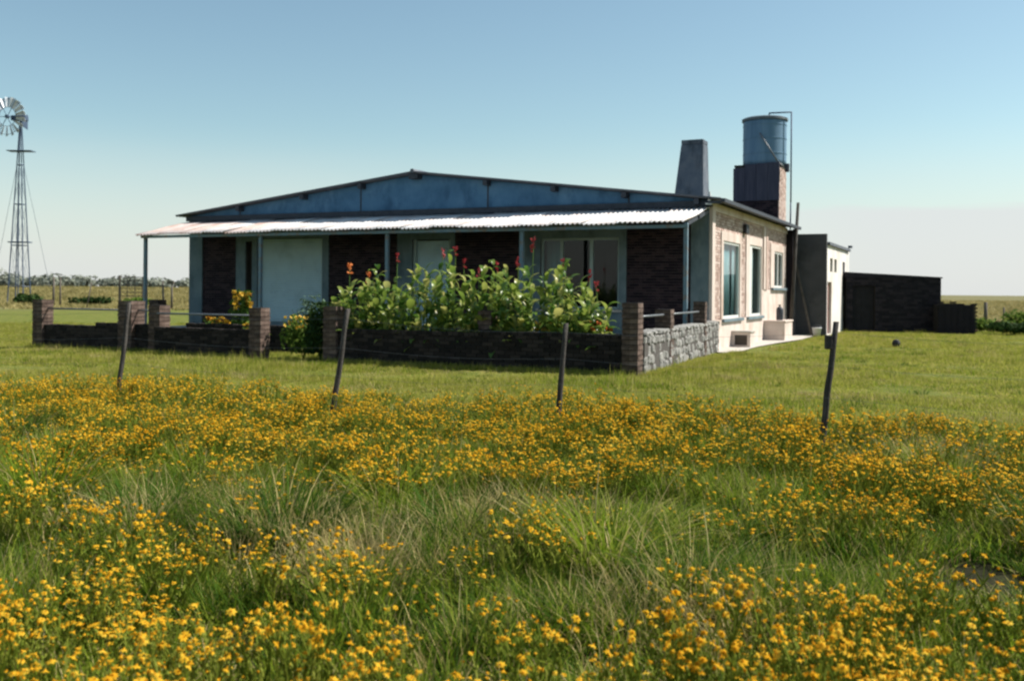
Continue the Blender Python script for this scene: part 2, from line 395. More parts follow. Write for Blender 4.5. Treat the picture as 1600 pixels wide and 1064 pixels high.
# ------------------------------------------------------------------ farmhouse
L, D, EZ, RX, RZ_ = 18.4, 12.0, 4.12, -9.2, 5.20
house = lthing('farmhouse', 'low brick farmhouse with wide grey gable and corrugated porch roof', 'house', 0, 0)
F_DOOR = (-9.38, -8.02, .5, 3.17)
F_SHUT = (-15.46, -12.78, .5, 3.28)
F_WIN = (-5.02, -2.58, 1.1, 3.15)
F_SLOT = (-15.95, -15.67, .6, 3.2)
G1, G2, G3 = (1.37, 3.54, .86, 3.09), (4.95, 6.86, .86, 3.14), (9.16, 10.87, 1.8, 3.09)
mb = MB()
wall_holes(mb, -L, 0, 0, 4.0, [F_DOOR, F_SHUT, F_WIN, F_SLOT], 0, .25)
mb.build('front_wall', M['mortar'], house)
mb = MB()
wall_holes(mb, .251, D, 0, 4.0, [G1, G2, G3], -.25, 0, 'y')
mb.build('side_wall', M['concrete'], house)
mb = MB(); mb.box(-L, -.251, D - .25, D, 0, 4.0); mb.build('rear_wall', M['plaster'], house)
mb = MB(); mb.box(-L, -L + .25, .251, D - .251, 0, 4.0); mb.build('left_wall', M['plaster'], house)
mb = MB(); mb.box(-L + .251, -.251, .251, D - .251, .3, .45); mb.build('floor', M['room'], house)
# dark partition so that the rooms are rooms
mb = MB(); mb.box(-L + .252, -.252, 3.9, 4.0, .46, 3.98); mb.box(-3.0, -2.9, 4.01, D - .252, .46, 3.98); mb.build('partition', M['room'], house)
mb = MB(); mb.box(-L + .26, -.26, .26, D - .26, 3.6, 3.66); mb.build('ceiling', M['room'], house)
# plaster surrounds on the front
def surround(x0, x1, holes, z0=0.0, z1=3.95, name='window_surround'):
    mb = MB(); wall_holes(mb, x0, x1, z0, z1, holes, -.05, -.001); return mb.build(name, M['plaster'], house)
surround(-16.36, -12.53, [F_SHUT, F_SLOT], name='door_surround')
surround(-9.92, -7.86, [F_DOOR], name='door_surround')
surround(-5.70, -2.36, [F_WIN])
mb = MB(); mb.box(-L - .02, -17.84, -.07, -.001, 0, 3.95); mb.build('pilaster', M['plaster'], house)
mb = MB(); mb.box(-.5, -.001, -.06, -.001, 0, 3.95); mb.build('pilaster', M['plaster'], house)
mb = MB()
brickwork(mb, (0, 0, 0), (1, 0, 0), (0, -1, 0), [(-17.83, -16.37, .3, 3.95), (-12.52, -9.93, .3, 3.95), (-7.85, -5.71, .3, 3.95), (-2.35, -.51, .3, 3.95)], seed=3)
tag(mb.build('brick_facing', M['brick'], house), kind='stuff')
# porch floor
mb = MB(); mb.box(-L, .0, -2.6, -.08, 0, .3); mb.build('porch_floor', M['concrete'], house)
# gable
mb = MB()
pts = [(-L - .02, 4.0), (.02, 4.0), (.02, EZ), (RX, RZ_), (-L - .02, EZ)]
mb.add([(x, -.04, z) for x, z in pts] + [(x, .25, z) for x, z in pts], [(0, 1, 2, 3, 4), (9, 8, 7, 6, 5), (0, 5, 6, 1), (1, 6, 7, 2), (2, 7, 8, 3), (3, 8, 9, 4), (4, 9, 5, 0)])
gb = mb.build('gable', M['gable_plaster'], house)
for x in (-16.2, -11.3, -6.75, -2.3):   # cover strips over the joints of the render
    zt = EZ + (RZ_ - EZ) * (1 - abs(x - RX) / 9.2) - .05
    mb = MB(); mb.box(x - .025, x + .025, -.048, -.041, 4.06, zt); mb.build('joint_strip', M['dark_steel'], gb)
mb = MB(); mb.box(-L - .1, .1, -.16, -.042, 3.93, 4.10); mb.build('wall_plate', M['dark_steel'], house)
for x in (-16.1, -13.44, -11.18, -9.2, -6.72, -4.52, -2.37, -.3):
    zt = EZ + (RZ_ - EZ) * (1 - abs(x - RX) / 9.2)
    w = .16 if x == -9.2 else .07
    mb = MB(); mb.box(x - w, x + w, -.33, -.041, zt - .16, zt - .004); mb.build('purlin', M['dark_steel'], house)
# roof: two corrugated slopes with thickness
def corr(x0, z0, x1, z1, y0, y1, waves, amp, thick, along):
    """corrugated sheet; along='y': crests run with the x-z slope and the profile is read along y"""
    mb = MB(); n = waves * 6 + 1; top, bot = [], []
    for i in range(n):
        t = i / (n - 1); y = y0 + (y1 - y0) * t; dz = amp * math.cos(2 * math.pi * waves * t)
        top += [(x0, y, z0 + dz), (x1, y, z1 + dz)]; bot += [(x0, y, z0 + dz - thick), (x1, y, z1 + dz - thick)]
    k = len(top)
    fs = []
    for i in range(n - 1):
        a = 2 * i
        fs += [(a, a + 1, a + 3, a + 2), (k + a, k + a + 2, k + a + 3, k + a + 1), (a, a + 2, k + a + 2, k + a), (a + 1, k + a + 1, k + a + 3, a + 3)]
    fs += [(0, k, k + 1, 1), (2 * n - 2, 2 * n - 1, k + 2 * n - 1, k + 2 * n - 2)]
    mb.add(top + bot, fs); return mb
roof = corr(RX - .02, RZ_ + .06, .38, 4.09 + .045, -.36, 12.3, 90, .018, .03, 'y').build('roof', M['roof_metal'], house)
corr(-L - .4, 4.085 + .045, RX + .0, RZ_ + .06, -.36, 12.3, 90, .018, .03, 'y').build('roof', M['roof_metal'], house)
mb = MB(); mb.tube((RX, -.4, RZ_ + .075), (RX, 12.34, RZ_ + .075), .07, n=8); mb.build('ridge_cap', M['roof_metal'], roof)
mb = MB(); mb.box(.385, .50, -.36, 12.3, 4.03, 4.13); mb.build('gutter', M['dark_steel'], roof)
mb = MB(); mb.box(.02, .375, -.3, -.22, 4.0, 4.07); mb.build('fascia', M['dark_steel'], roof)
# chimney: battered stack, lit on its right
cb = [(-2.50, 5.0), (-1.45, 5.0), (-1.45, 5.85), (-2.50, 5.85)]; ct = [(-2.24, 5.1), (-1.50, 5.1), (-1.50, 5.75), (-2.24, 5.75)]
mb = MB()
mb.add([(x, y, 4.2) for x, y in cb] + [(x, y, 6.45) for x, y in ct], [(0, 3, 2, 1), (4, 5, 6, 7), (0, 1, 5, 4), (1, 2, 6, 5), (2, 3, 7, 6), (3, 0, 4, 7)])
chim = mb.build('chimney', M['chimney_render'], roof, bevel=.03)
mb = MB(); mb.box(-2.235, -1.505, 5.105, 5.745, 6.451, 6.60); mb.build('chimney_cap', M['chimney_render'], roof, bevel=.02)

# front openings
def slats(mb, x0, x1, z0, z1, y, pitch=.075):
    z = z0; prof = []
    while z < z1 - .01:
        prof += [(y, z), (y - .016, z + pitch * .25), (y - .016, z + pitch * .75), (y, z + pitch)]
        z += pitch
    vs = [(x0, a, b) for a, b in prof] + [(x1, a, b) for a, b in prof]; k = len(prof)
    mb.add(vs, [(i, k + i, k + i + 1, i + 1) for i in range(k - 1)])
sh = MB(); slats(sh, -15.44, -12.80, .5, 3.25, .12); shut = sh.build('roller_shutter', M['shutter'], house)
mb = MB(); mb.box(-15.455, -15.39, .03, .13, .5, 3.26); mb.build('guide_rail', M['frame_grey'], shut)
mb = MB(); mb.box(-12.85, -12.785, .03, .13, .5, 3.26); mb.build('guide_rail', M['frame_grey'], shut)
mb = MB(); mb.box(-15.94, -15.68, .2, .24, .6, 3.2); mb.build('louvre', M['timber'], house)
sh = MB(); slats(sh, -9.36, -8.04, .5, 3.14, .12, .06); dr = sh.build('shuttered_door', M['shutter'], house)
for x0, x1 in ((-9.375, -9.28), (-8.12, -8.025)):
    mb = MB(); mb.box(x0, x1, .02, .13, .5, 3.16); mb.build('door_frame', M['frame_grey'], dr)
win = MB(); wall_holes(win, F_WIN[0] + .004, F_WIN[1] - .004, 1.104, 3.146, [(-4.95, -4.42, 1.17, 3.08), (-4.33, -3.50, 1.17, 3.08), (-3.40, -2.65, 1.17, 3.08)], .05, .12)
win = win.build('front_window', M['frame_grey'], house)
for a, b in ((-4.95, -4.42), (-4.33, -3.50), (-3.40, -2.65)):
    mb = MB(); mb.box(a + .001, b - .001, .08, .09, 1.171, 3.079); mb.build('pane', M['glass'], win)
mb = MB(); mb.box(F_WIN[0] - .1, F_WIN[1] + .1, -.12, -.052, 1.02, 1.09); mb.build('sill', M['concrete'], win)
def curtain(y0, y1, z0, z1, x, name, par, axis='y', m='curtain'):
    mb = MB(); n = 40; vs = []
    for i in range(n + 1):
        t = y0 + (y1 - y0) * i / n; d = x + .025 * math.sin(i * 1.9) + .015 * math.sin(i * .7)
        vs += [(d, t, z0), (d, t, z1)] if axis == 'y' else [(t, d, z0), (t, d, z1)]
    mb.add(vs, [(2 * i, 2 * i + 2, 2 * i + 3, 2 * i + 1) for i in range(n)])
    o = mb.build(name, M[m], par, smooth=True)
    s_ = o.modifiers.new('thick', 'SOLIDIFY'); s_.thickness = .004
    return o
curtain(-5.0, -4.5, .95, 3.2, .42, 'curtain', win, 'x')

# sunlit side: plinth, pilasters, surrounds, brick, windows
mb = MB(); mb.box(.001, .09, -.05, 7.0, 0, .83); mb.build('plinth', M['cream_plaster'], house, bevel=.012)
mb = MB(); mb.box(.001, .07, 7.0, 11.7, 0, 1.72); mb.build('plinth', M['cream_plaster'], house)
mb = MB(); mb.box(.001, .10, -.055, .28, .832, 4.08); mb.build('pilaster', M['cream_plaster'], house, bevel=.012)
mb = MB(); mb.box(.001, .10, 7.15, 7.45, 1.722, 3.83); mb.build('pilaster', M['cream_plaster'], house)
mb = MB(); mb.box(.001, .12, 7.46, 7.75, 1.722, 3.83); mb.build('pilaster', M['sunlit_brick'], house)
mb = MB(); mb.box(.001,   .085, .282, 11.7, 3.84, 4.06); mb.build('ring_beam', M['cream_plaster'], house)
def side_window(y0, y1, z0, z1, g, jamb, name, panes):
    mb = MB(); wall_holes(mb, y0, y1, z0, z1, [g], .001, .075, 'y'); sw = mb.build(name + '_surround', M['cream_plaster'], house)
    mb = MB(); cuts = []; n = panes; w = (g[1] - g[0]) / n
    for i in range(n): cuts.append((g[0] + w * i + (jamb if i == 0 else .05), g[0] + w * (i + 1) - .05, g[2] + .07, g[3] - .07))
    wall_holes(mb, g[0] + .003, g[1] - .003, g[2] + .003, g[3] - .003, cuts, -.04, .04, 'y')
    fr_ = mb.build(name, M['white_paint'], house)
    for c in cuts:
        mb = MB(); mb.box(-.005, .005, c[0] + .001, c[1] - .001, c[2] + .001, c[3] - .001); mb.build('pane', M['glass'], fr_)
    mb = MB(); mb.box(.077, .17, y0 - .0, y1, g[2] - .10, g[2] - .01); mb.build('sill', M['plaster'], fr_, bevel=.01)
    return fr_
w1 = side_window(1.13, 3.75, .832, 3.36, G1, .06, 'french_window', 1)
curtain(1.42, 2.9, .92, 3.05, -.13, 'curtain', w1)
curtain(3.2, 3.5, .92, 3.05, -.13, 'curtain', w1)
w2 = side_window(4.45, 6.95, .832, 3.42, G2, .50, 'french_window', 1)
curtain(5.1, 6.3, .92, 3.08, -.13, 'curtain', w2)
w3 = side_window(8.5, 11.3, 1.722, 3.35, G3, .08, 'small_window', 2)
mb = MB()
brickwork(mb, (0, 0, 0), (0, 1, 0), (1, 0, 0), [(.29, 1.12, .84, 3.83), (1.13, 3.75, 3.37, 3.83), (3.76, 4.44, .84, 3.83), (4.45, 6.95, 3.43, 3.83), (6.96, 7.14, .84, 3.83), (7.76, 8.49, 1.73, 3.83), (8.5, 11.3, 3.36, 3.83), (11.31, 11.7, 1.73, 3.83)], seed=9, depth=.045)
tag(mb.build('brick_facing', M['sunlit_brick'], house), 'sunlit brick facing of the side wall', kind='stuff')
mb = MB(); mb.box(.06, .16, 3.98, 4.4, 3.44, 3.72); vent = mb.build('vent_box', M['black_iron'], house, bevel=.01)
for k in range(4):
    mb = MB(); mb.box(.161, .172, 4.0, 4.38, 3.47 + k * .06, 3.50 + k * .06); mb.build('fin', M['dark_steel'], vent)
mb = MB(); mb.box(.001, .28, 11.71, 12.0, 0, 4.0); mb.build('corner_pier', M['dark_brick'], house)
mb = MB(); mb.tube((.36, 11.62, .02), (.36, 11.62, 4.03), .055, n=10); mb.build('downpipe', M['dark_steel'], house, smooth=True)
mb = MB(); mb.box(-.05, .12, -.30, -.12, 3.98, 4.02); mb.tube((.04, -.2, 4.0), (.04, -.2, 4.26), .045, n=8); mb.tube((.04, -.2, 4.26), (.04, -.2, 4.33), .03, n=8); mb.build('insulator', M['white_paint'], house)

# porch: posts, beams, rafters, corrugated sheets
PF, PB = 3.37, 3.92
def pz(y): return PB + (PF - PB) * (-y / 2.5)
mb = MB(); mb.box(-18.25, .06, -2.48, -2.40, PF - .15, PF - .065); porch = mb.build('porch', M['steel_blue'], house)
mb = MB(); mb.box(-18.25, .06, -1.3, -1.22, pz(-1.26) - .11, pz(-1.26) - .035); mb.build('porch_beam', M['dark_steel'], porch)
PX = (-18.17, -13.43, -8.84, -4.56, -.02)
for i, x in enumerate(PX):
    mb = MB(); mb.box(x - .05, x + .05, -2.39, -2.29, .29, PF - .02); mb.build('porch_post', M['steel_blue'], porch, bevel=.008)
    mb = MB()
    ya, yb = -2.28, -.17
    mb.add([(x - .035, ya, pz(ya) - .13), (x + .035, ya, pz(ya) - .13), (x + .035, ya, pz(ya) - .035), (x - .035, ya, pz(ya) - .035),
            (x - .035, yb, pz(yb) - .13), (x + .035, yb, pz(yb) - .13), (x + .035, yb, pz(yb) - .035), (x - .035, yb, pz(yb) - .035)],
           [(0, 1, 2, 3), (7, 6, 5, 4), (0, 4, 5, 1), (1, 5, 6, 2), (2, 6, 7, 3), (3, 7, 4, 0)])
    mb.build('rafter', M['dark_steel'], porch)
def sheet_mesh(name, mat, seed):
    r = random.Random(seed); W, waves = .945, 7; n = waves * 6 + 1
    mb = MB(); top, bot = [], []
    ysn = [-2.62, -1.9, -1.2, -.6, -.05]
    for i in range(n):
        t = i / (n - 1); x = W * t; dz = .026 * math.cos(2 * math.pi * waves * t)
        for y in ysn:
            sag = .02 * math.sin(y * 2.4 + seed) + .006 * math.sin(x * 5 + seed)
            top.append((x, y, pz(y) + dz + sag)); bot.append((x, y, pz(y) + dz + sag - .006))
    k, q = len(top), len(ysn); fs = []
    for i in range(n - 1):
        for j in range(q - 1):
            a = i * q + j; fs += [(a, a + q, a + q + 1, a + 1), (k + a, k + a + 1, k + a + q + 1, k + a + q)]
        a = i * q; fs.append((a, k + a, k + a + q, a + q)); a += q - 1; fs.append((a, a + q, k + a + q, k + a))
    fs += [tuple([*range(0, q), *range(k + q - 1, k - 1, -1)]), tuple([*range((n - 1) * q + q - 1, (n - 1) * q - 1, -1), *range(k + (n - 1) * q, k + n * q)])]
    mb.add(top + bot, fs)
    return mb.mesh(name, mat, True)
zs_ = [sheet_mesh('roof_sheet', M['zinc'], s) for s in (1, 2, 3)]
rs_ = [sheet_mesh('roof_sheet', M['rusty_zinc'], s) for s in (4, 5)]
for i in range(20):
    x = -18.32 + i * .917
    o = link('roof_sheet', rs_[i % 2] if i in (0, 1, 2, 4) else zs_[i % 3], porch)
    o.location = (x, rnd.uniform(-.03, .02), .004 * (i % 2) + rnd.uniform(0, .006))
    o.rotation_euler = (rnd.uniform(-.006, .006), 0, rnd.uniform(-.003, .003))
    if i in (0, 1, 2, 4): o['label'] = 'pinkish rusty corrugated sheet'

# ------------------------------------------------------------------ tank tower, tank
tower = lthing('tank_tower', 'square brick tower at the back corner under the water tank', 'tower', -.85, 11.25)
mb = MB(); mb.box(-.82, .79, -.72, .72, 0, 6.3); mb.build('core', M['mortar'], tower)
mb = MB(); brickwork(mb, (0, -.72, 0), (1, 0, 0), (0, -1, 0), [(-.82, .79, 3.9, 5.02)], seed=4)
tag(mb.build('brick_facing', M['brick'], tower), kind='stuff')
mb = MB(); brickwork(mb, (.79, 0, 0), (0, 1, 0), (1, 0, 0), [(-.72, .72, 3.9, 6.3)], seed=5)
tag(mb.build('brick_facing', M['sunlit_brick'], tower), 'sunlit side brick facing', kind='stuff')
for k in range(4):   # rendered boards on the upper front
    a = -.86 + k * .425
    mb = MB(); mb.box(a, a + .417, -.80, -.722, 5.03, 6.25 + (.12 if k > 0 else 0) + .02 * k); mb.build('render_panel', M['tower_panel'], tower)
mb = MB(); mb.box(-.84, .86, -.72, .76, 6.302, 6.38); mb.build('slab', M['dark_mortar'], tower)
tank = lthing('water_tank', 'round pale blue water tank on top of the brick tower', 'tank', -.72, 11.3)
tank.location.z = 6.382
def lathe(prof, n=40, mi=0):
    mb = MB(); vs = [(r * math.cos(2 * math.pi * i / n), r * math.sin(2 * math.pi * i / n), z) for r, z in prof for i in range(n)]
    fs = [(j * n + i, j * n + (i + 1) % n, (j + 1) * n + (i + 1) % n, (j + 1) * n + i) for j in range(len(prof) - 1) for i in range(n)]
    fs += [tuple(range(n - 1, -1, -1)), tuple(range((len(prof) - 1) * n, len(prof) * n))]
    mb.add(vs, fs, mi); return mb
pr = [(.80, 0)]
for k in range(1, 9): pr += [(.80, k * .2)]
lathe(pr + [(.80, 1.68)]).build('shell', M['tank'], tank, smooth=True)
lathe([(.83, 1.681), (.85, 1.70), (.85, 1.78), (.75, 1.82), (.30, 1.88), (.05, 1.89)]).build('lid', M['tank_rim'], tank)
for zz in (.42, .98, 1.5):
    lathe([(.798, zz), (.812, zz + .006), (.812, zz + .034), (.798, zz + .04)]).build('hoop', M['tank'], tank, smooth=False)
mb = MB(); pth = [(.2, -.2, 1.86), (.2, -.2, 1.98), (1.0, -.1, 1.98), (1.0, -.1, -1.4), (.98, -.05, -2.4)]
for a, b in zip(pth, pth[1:]): mb.tube(a, b, .028, n=8)
mb.build('feed_pipe', M['mill_steel'], tank, smooth=True)
mb = MB(); mb.tube((-.02, -.87, 1.15), (.62, -.84, .1), .03, n=8); mb.tube((.62, -.84, .1), (.93, -.55, -.25), .03, n=8); mb.build('overflow_pipe', M['pipe'], tank, smooth=True)
mb = MB(); mb.tube((.93, -.55, -.3), (.93, -.55, .0), .09, n=10); mb.build('valve', M['dark_steel'], tank)

pole = lthing('wooden_pole', 'long dark pole leaning on the back corner of the house', 'pole', .30, 11.2)
mb = MB(); mb.tube((0, 0, 0), (.20, .30, 5.0), .075, .055, 10); mb.build('shaft', M['post_wood'], pole, smooth=True)
for z in (.24, 3.4):
    mb = MB(); mb.tube((.036 * z - .09, .056 * z, z), (.036 * z + .09, .056 * z, z + .04), .02, n=6)
    mb.build('peg', M['dark_steel'], pole)

step = lthing('concrete_block', 'big plastered block standing against the far side wall', 'block', .072, 7.3)
mb = MB(); mb.box(.003, .70, 0, 1.5, 0, .62); mb.build('body', M['cream_plaster'], step, bevel=.015)
mb = MB(); mb.box(.0, .73, -.03, 1.53, .622, .68); mb.build('top_slab', M['cream_plaster'], step, bevel=.012)
can = lthing('gas_bottle', 'dark gas bottle standing on the big plastered block', 'gas bottle', .52, 7.75)
can.location.z = .682
lathe([(.10, 0), (.115, .03), (.115, .36), (.09, .43), (.03, .46)], 16).build('cylinder', M['dark_steel'], can, smooth=True)
lathe([(.028, .462), (.028, .50), (.045, .50), (.045, .53)], 10).build('valve', M['black_iron'], can)
meter = lthing('masonry_box', 'small square masonry box at the foot of the side wall', 'box', .093, 2.35)
mb = MB(); wall_holes(mb, .0, .55, 0, .44, [(.09, .46, .07, .37)], 0, .06); mb.box(0, .55, .061, .6, 0, .44); mb.build('body', M['cream_plaster'], meter)
mb = MB(); mb.box(.0, .58, -.03, .63, .441, .49); mb.build('lid', M['concrete'], meter, bevel=.01)
mb = MB(); mb.box(.095, .455, .03, .05, .075, .365); mb.build('hatch', M['timber'], meter)

# ------------------------------------------------------------------ outbuildings
shed = lthing('white_outbuilding', 'small flat roofed outbuilding with white side and grey end', 'outbuilding', 1.45, 12.2)
mb = MB(); mb.box(-3.0, 0, 0, .22, 0, 3.86); mb.build('end_wall', M['grey_render'], shed)
SD, SW1, SW2, SW3 = (.35, 1.45, .05, 2.05), (1.0, 1.75, 2.45, 2.98), (2.25, 3.0, 2.45, 2.98), (4.9, 5.7, 1.5, 2.95)
mb = MB(); wall_holes(mb, .221, 6.95, 0, 3.45, [SD, SW1, SW2, SW3], -.22, 0, 'y'); mb.build('side_wall', M['white_render'], shed)
mb = MB(); mb.box(-3.0, -.0, 6.951, 7.2, 0, 3.62); mb.build('end_wall', M['white_render'], shed)
mb = MB(); mb.box(-3.0, -2.78, .221, 6.95, 0, 3.4); mb.build('rear_wall', M['white_render'], shed)
mb = MB(); mb.box(-2.95, .1, .223, 6.949, 3.452, 3.56); mb.build('roof', M['roof_metal'], shed)
mb = MB(); mb.box(-.02, .14, 6.952, 7.24, 3.622, 3.72); mb.build('parapet_cap', M['roof_metal'], shed)
mb = MB(); mb.box(-.15, -.10, SD[0] + .01, SD[1] - .01, .06, 2.04); d_ = mb.build('door', M['red_door'], shed)
mb = MB(); mb.tube((-.09, SD[1] - .15, 1.02), (-.06, SD[1] - .15, 1.02), .03, n=8); mb.build('handle', M['black_iron'], d_)
for w in (SW1, SW2, SW3):
    mb = MB(); wall_holes(mb, w[0] + .004, w[1] - .004, w[2] + .004, w[3] - .004, [(w[0] + .07, w[1] - .07, w[2] + .07, w[3] - .07)], -.14, -.08, 'y')
    fr_ = mb.build('window', M['red_door'] if w is SW3 else M['dark_glass_frame'], shed)
    mb = MB(); mb.box(-.115, -.105, w[0] + .071, w[1] - .071, w[2] + .071, w[3] - .071); mb.build('pane', M['glass'], fr_)
mb = MB(); mb.box(-2.7, -.23, .3, 6.9, .02, .06); mb.box(-2.6, -.23, 3.9, 4.0, .061, 3.4); mb.build('floor', M['room'], shed)
plank = lthing('leaning_plank', 'thin pale plank leaning against the grey end wall', 'plank', .95, 11.9)
mb = MB()
mb.add([(-.02, 0, 0), (.06, 0, 0), (.06, .03, 0), (-.02, .03, 0), (-.66, .24, 2.75), (-.58, .24, 2.75), (-.58, .27, 2.75), (-.66, .27, 2.75)], [(3, 2, 1, 0), (4, 5, 6, 7), (0, 1, 5, 4), (1, 2, 6, 5), (2, 3, 7, 6), (3, 0, 4, 7)])
mb.build('board', M['weathered_wood'], plank)
bk = lthing('white_bucket', 'white bucket on the grass before the grey end wall', 'bucket', 1.2, 11.6)
lathe([(.13, 0), (.17, .30), (.185, .31), (.185, .33)], 18).build('pail', M['bucket'], bk, smooth=True)
mb = MB()
for k in range(10):
    a0, a1 = math.pi * k / 10, math.pi * (k + 1) / 10
    mb.tube((.18 * math.cos(a0), .05, .31 + .12 * math.sin(a0)), (.18 * math.cos(a1), .05, .31 + .12 * math.sin(a1)), .006, n=5)
mb.build('handle', M['pipe'], bk)

# long dark barn behind on the right
w0, w1 = Vector((14.1, 42.0, 0)), Vector((18.05, 41.95, 0))
bu = (w1 - w0).normalized(); BL = (w1 - w0).length
barn = thing('dark_brick_barn', 'long low dark brick barn beyond the white outbuilding', 'barn', w0, math.atan2(bu.y, bu.x))
BH = (.25, 1.2, .1, 1.95)
mb = MB(); wall_holes(mb, 0, BL, 0, 2.28, [BH], 0, .2); mb.build('front_wall', M['dark_mortar'], barn)
mb = MB(); brickwork(mb, (0, 0, 0), (1, 0, 0), (0, -1, 0), [(0, .25, 0, 2.27), (.25, 1.2, 1.95, 2.27), (1.2, BL, 0, 2.27)], seed=21, bw=.3, bh=.1)
tag(mb.build('brick_facing', M['dark_brick'], barn), kind='stuff')
mb = MB(); mb.box(BL - .2, BL, .201, 3.8, 0, 2.28); mb.build('side_wall', M['dark_brick'], barn)
mb = MB(); mb.box(0, .2, .201, 3.8, 0, 2.28); mb.build('side_wall', M['dark_brick'], barn)
mb = MB(); mb.box(0, BL, 3.801, 4.0, 0, 2.28); mb.build('rear_wall', M['dark_brick'], barn)
mb = MB(); mb.add([(-.05, -.07, 2.282), (BL + .05, -.07, 2.282), (BL + .05, 4.05, 2.282), (-.05, 4.05, 2.282), (-.05, -.07, 2.52), (BL + .05, -.07, 2.33), (BL + .05, 4.05, 2.33), (-.05, 4.05, 2.52)],
    [(0, 3, 2, 1), (4, 5, 6, 7), (0, 1, 5, 4), (1, 2, 6, 5), (2, 3, 7, 6), (3, 0, 4, 7)]); mb.build('roof', M['dark_brick'], barn)
mb = MB(); mb.box(.26, 1.19, .1, .14, .1, 1.94); d_ = mb.build('door', M['black_wood'], barn)
for k in range(5):
    mb = MB(); mb.box(.27 + k * .184, .27 + k * .184 + .176, .085, .099, .12, 1.93); mb.build('board', M['black_wood'], d_)
# low rough block of stacked brick beside the barn
stk = thing('brick_stack', 'low stack of dark bricks with ragged top beside the barn', 'brick stack', (17.6, 41.2, 0), R(-9))
mb = MB(); mb.box(.02, 1.42, .02, .98, 0, 1.18); mb.build('core', M['dark_mortar'], stk)
bm_ = MB(); bm_.box(-.12, .12, -.055, .055, 0, .07); bme = bm_.mesh('brick', M['dark_brick'])
k = 0
for r_ in range(17):
    for c_ in range(6):
        if r_ >= 15 and rnd.random() < (.35 if r_ == 15 else .7): continue
        o = link('brick', bme, stk); o.location = (.12 + c_ * .25 + (.06 if r_ % 2 else 0) + rnd.uniform(-.01, .01), .03 + rnd.uniform(-.02, .02), r_ * .078)
        o.rotation_euler = (0, 0, rnd.uniform(-.05, .05))
for r_ in range(15):
    for c_ in range(4):
        o = link('brick', bme, stk); o.location = (1.41, .18 + c_ * .25, r_ * .078 + .003); o.rotation_euler = (0, 0, R(90) + rnd.uniform(-.05, .05))

# ------------------------------------------------------------------ garden walls
def brick_mesh(seed, w=.30, d=.15, h=.085):
    r = random.Random(seed); mb = MB(); j = lambda: r.uniform(-.007, .007)
    vs = [(x + j(), y + j(), z + j() * .5) for z in (0, h) for x, y in ((-w / 2, -d / 2), (w / 2, -d / 2), (w / 2, d / 2), (-w / 2, d / 2))]
    mb.add(vs, [(0, 3, 2, 1), (4, 5, 6, 7), (0, 1, 5, 4), (1, 2, 6, 5), (2, 3, 7, 6), (3, 0, 4, 7)]); return mb.mesh('brick', M['pier_brick'])
BR = [brick_mesh(s) for s in range(4)]
def pier(par, x, y, h, w=.30):
    """square pier of stacked bricks, two to a course, turned course by course"""
    mb = MB(); mb.box(x - w / 2 + .012, x + w / 2 - .012, y - w / 2 + .012, y + w / 2 - .012, 0, h - .005)
    pm = mb.build('pier', M['dark_mortar'], par)
    n = int(round(h / .097)); s = w / .30
    for k in range(n):
        for e in (-1, 1):
            o = link('brick', BR[rnd.randrange(4)], pm)
            o.scale = (s, s, 1)
            q = w / 4 * e
            if k % 2: o.location = (x + q, y, k * h / n); o.rotation_euler = (0, 0, R(90) + rnd.uniform(-.02, .02))
            else: o.location = (x, y + q, k * h / n); o.rotation_euler = (0, 0, rnd.uniform(-.02, .02))
    return pm
def low_wall(par, x0, x1, y, h, t=.2, seed=1, steps=None):
    mb = MB(); bm = MB()
    for (a, b, hh) in (steps or [(x0, x1, h)]):
        mb.box(a, b, y - t / 2 + .03, y + t / 2 - .03, 0, hh - .02)
        for sgn in (-1, 1):
            brickwork(bm, (0, y + sgn * (t / 2 - .032), 0), (1, 0, 0), (0, sgn, 0), [(a, b, 0, hh - .075)], seed=seed + sgn)
        s = a
        while s < b - .02:     # coping bricks laid across
            e = min(b, s + .125); bm.box(s, e - .012, y - t / 2 - .01, y + t / 2 + .01, hh - .07, hh + rnd.uniform(-.012, .008), 0, rnd.random()); s += .125
    mb.build('core', M['dark_mortar'], par)
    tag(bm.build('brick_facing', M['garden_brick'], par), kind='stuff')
def rail(par, x0, x1, y, z, axis='x'):
    mb = MB(); mb.tube((x0, y, z), (x1, y, z), .022, n=8); return mb.build('rail', M['pipe'], par, smooth=True)
WY = -8.75
gw = lthing('garden_wall', 'low dark brick garden wall left of the gate gap with pipe rails', 'wall', 0, WY)
low_wall(gw, 0, 0, .45, 0, seed=31, steps=[(-15.6, -13.72, .62), (-13.72, -11.55, .70)])
low_wall(gw, 0, 0, 0, 0, seed=33, steps=[(-11.3, -8.38, .66)])
pier(gw, -15.75, .45, 1.27, .36); pier(gw, -12.60, .45, 1.27, .45); pier(gw, -11.62, .40, 1.18, .36); pier(gw, -8.2, 0, 1.17, .33)
rail(gw, -15.6, -12.8, .45, 1.03); rail(gw, -12.4, -11.8, .45, 1.03); rail(gw, -11.4, -8.4, .1, .98)
rw = lthing('garden_wall', 'low dark brick garden wall right of the gate gap before the cannas', 'wall', 0, WY)
low_wall(rw, 0, 0, .1, 0, seed=37, steps=[(-6.05, -2.58, .74), (-2.578, .5, .78)])
pier(rw, -6.22, .1, 1.23, .34); pier(rw, -2.58, .40, 1.20, .30); pier(rw, .67, .1, 1.40, .32)
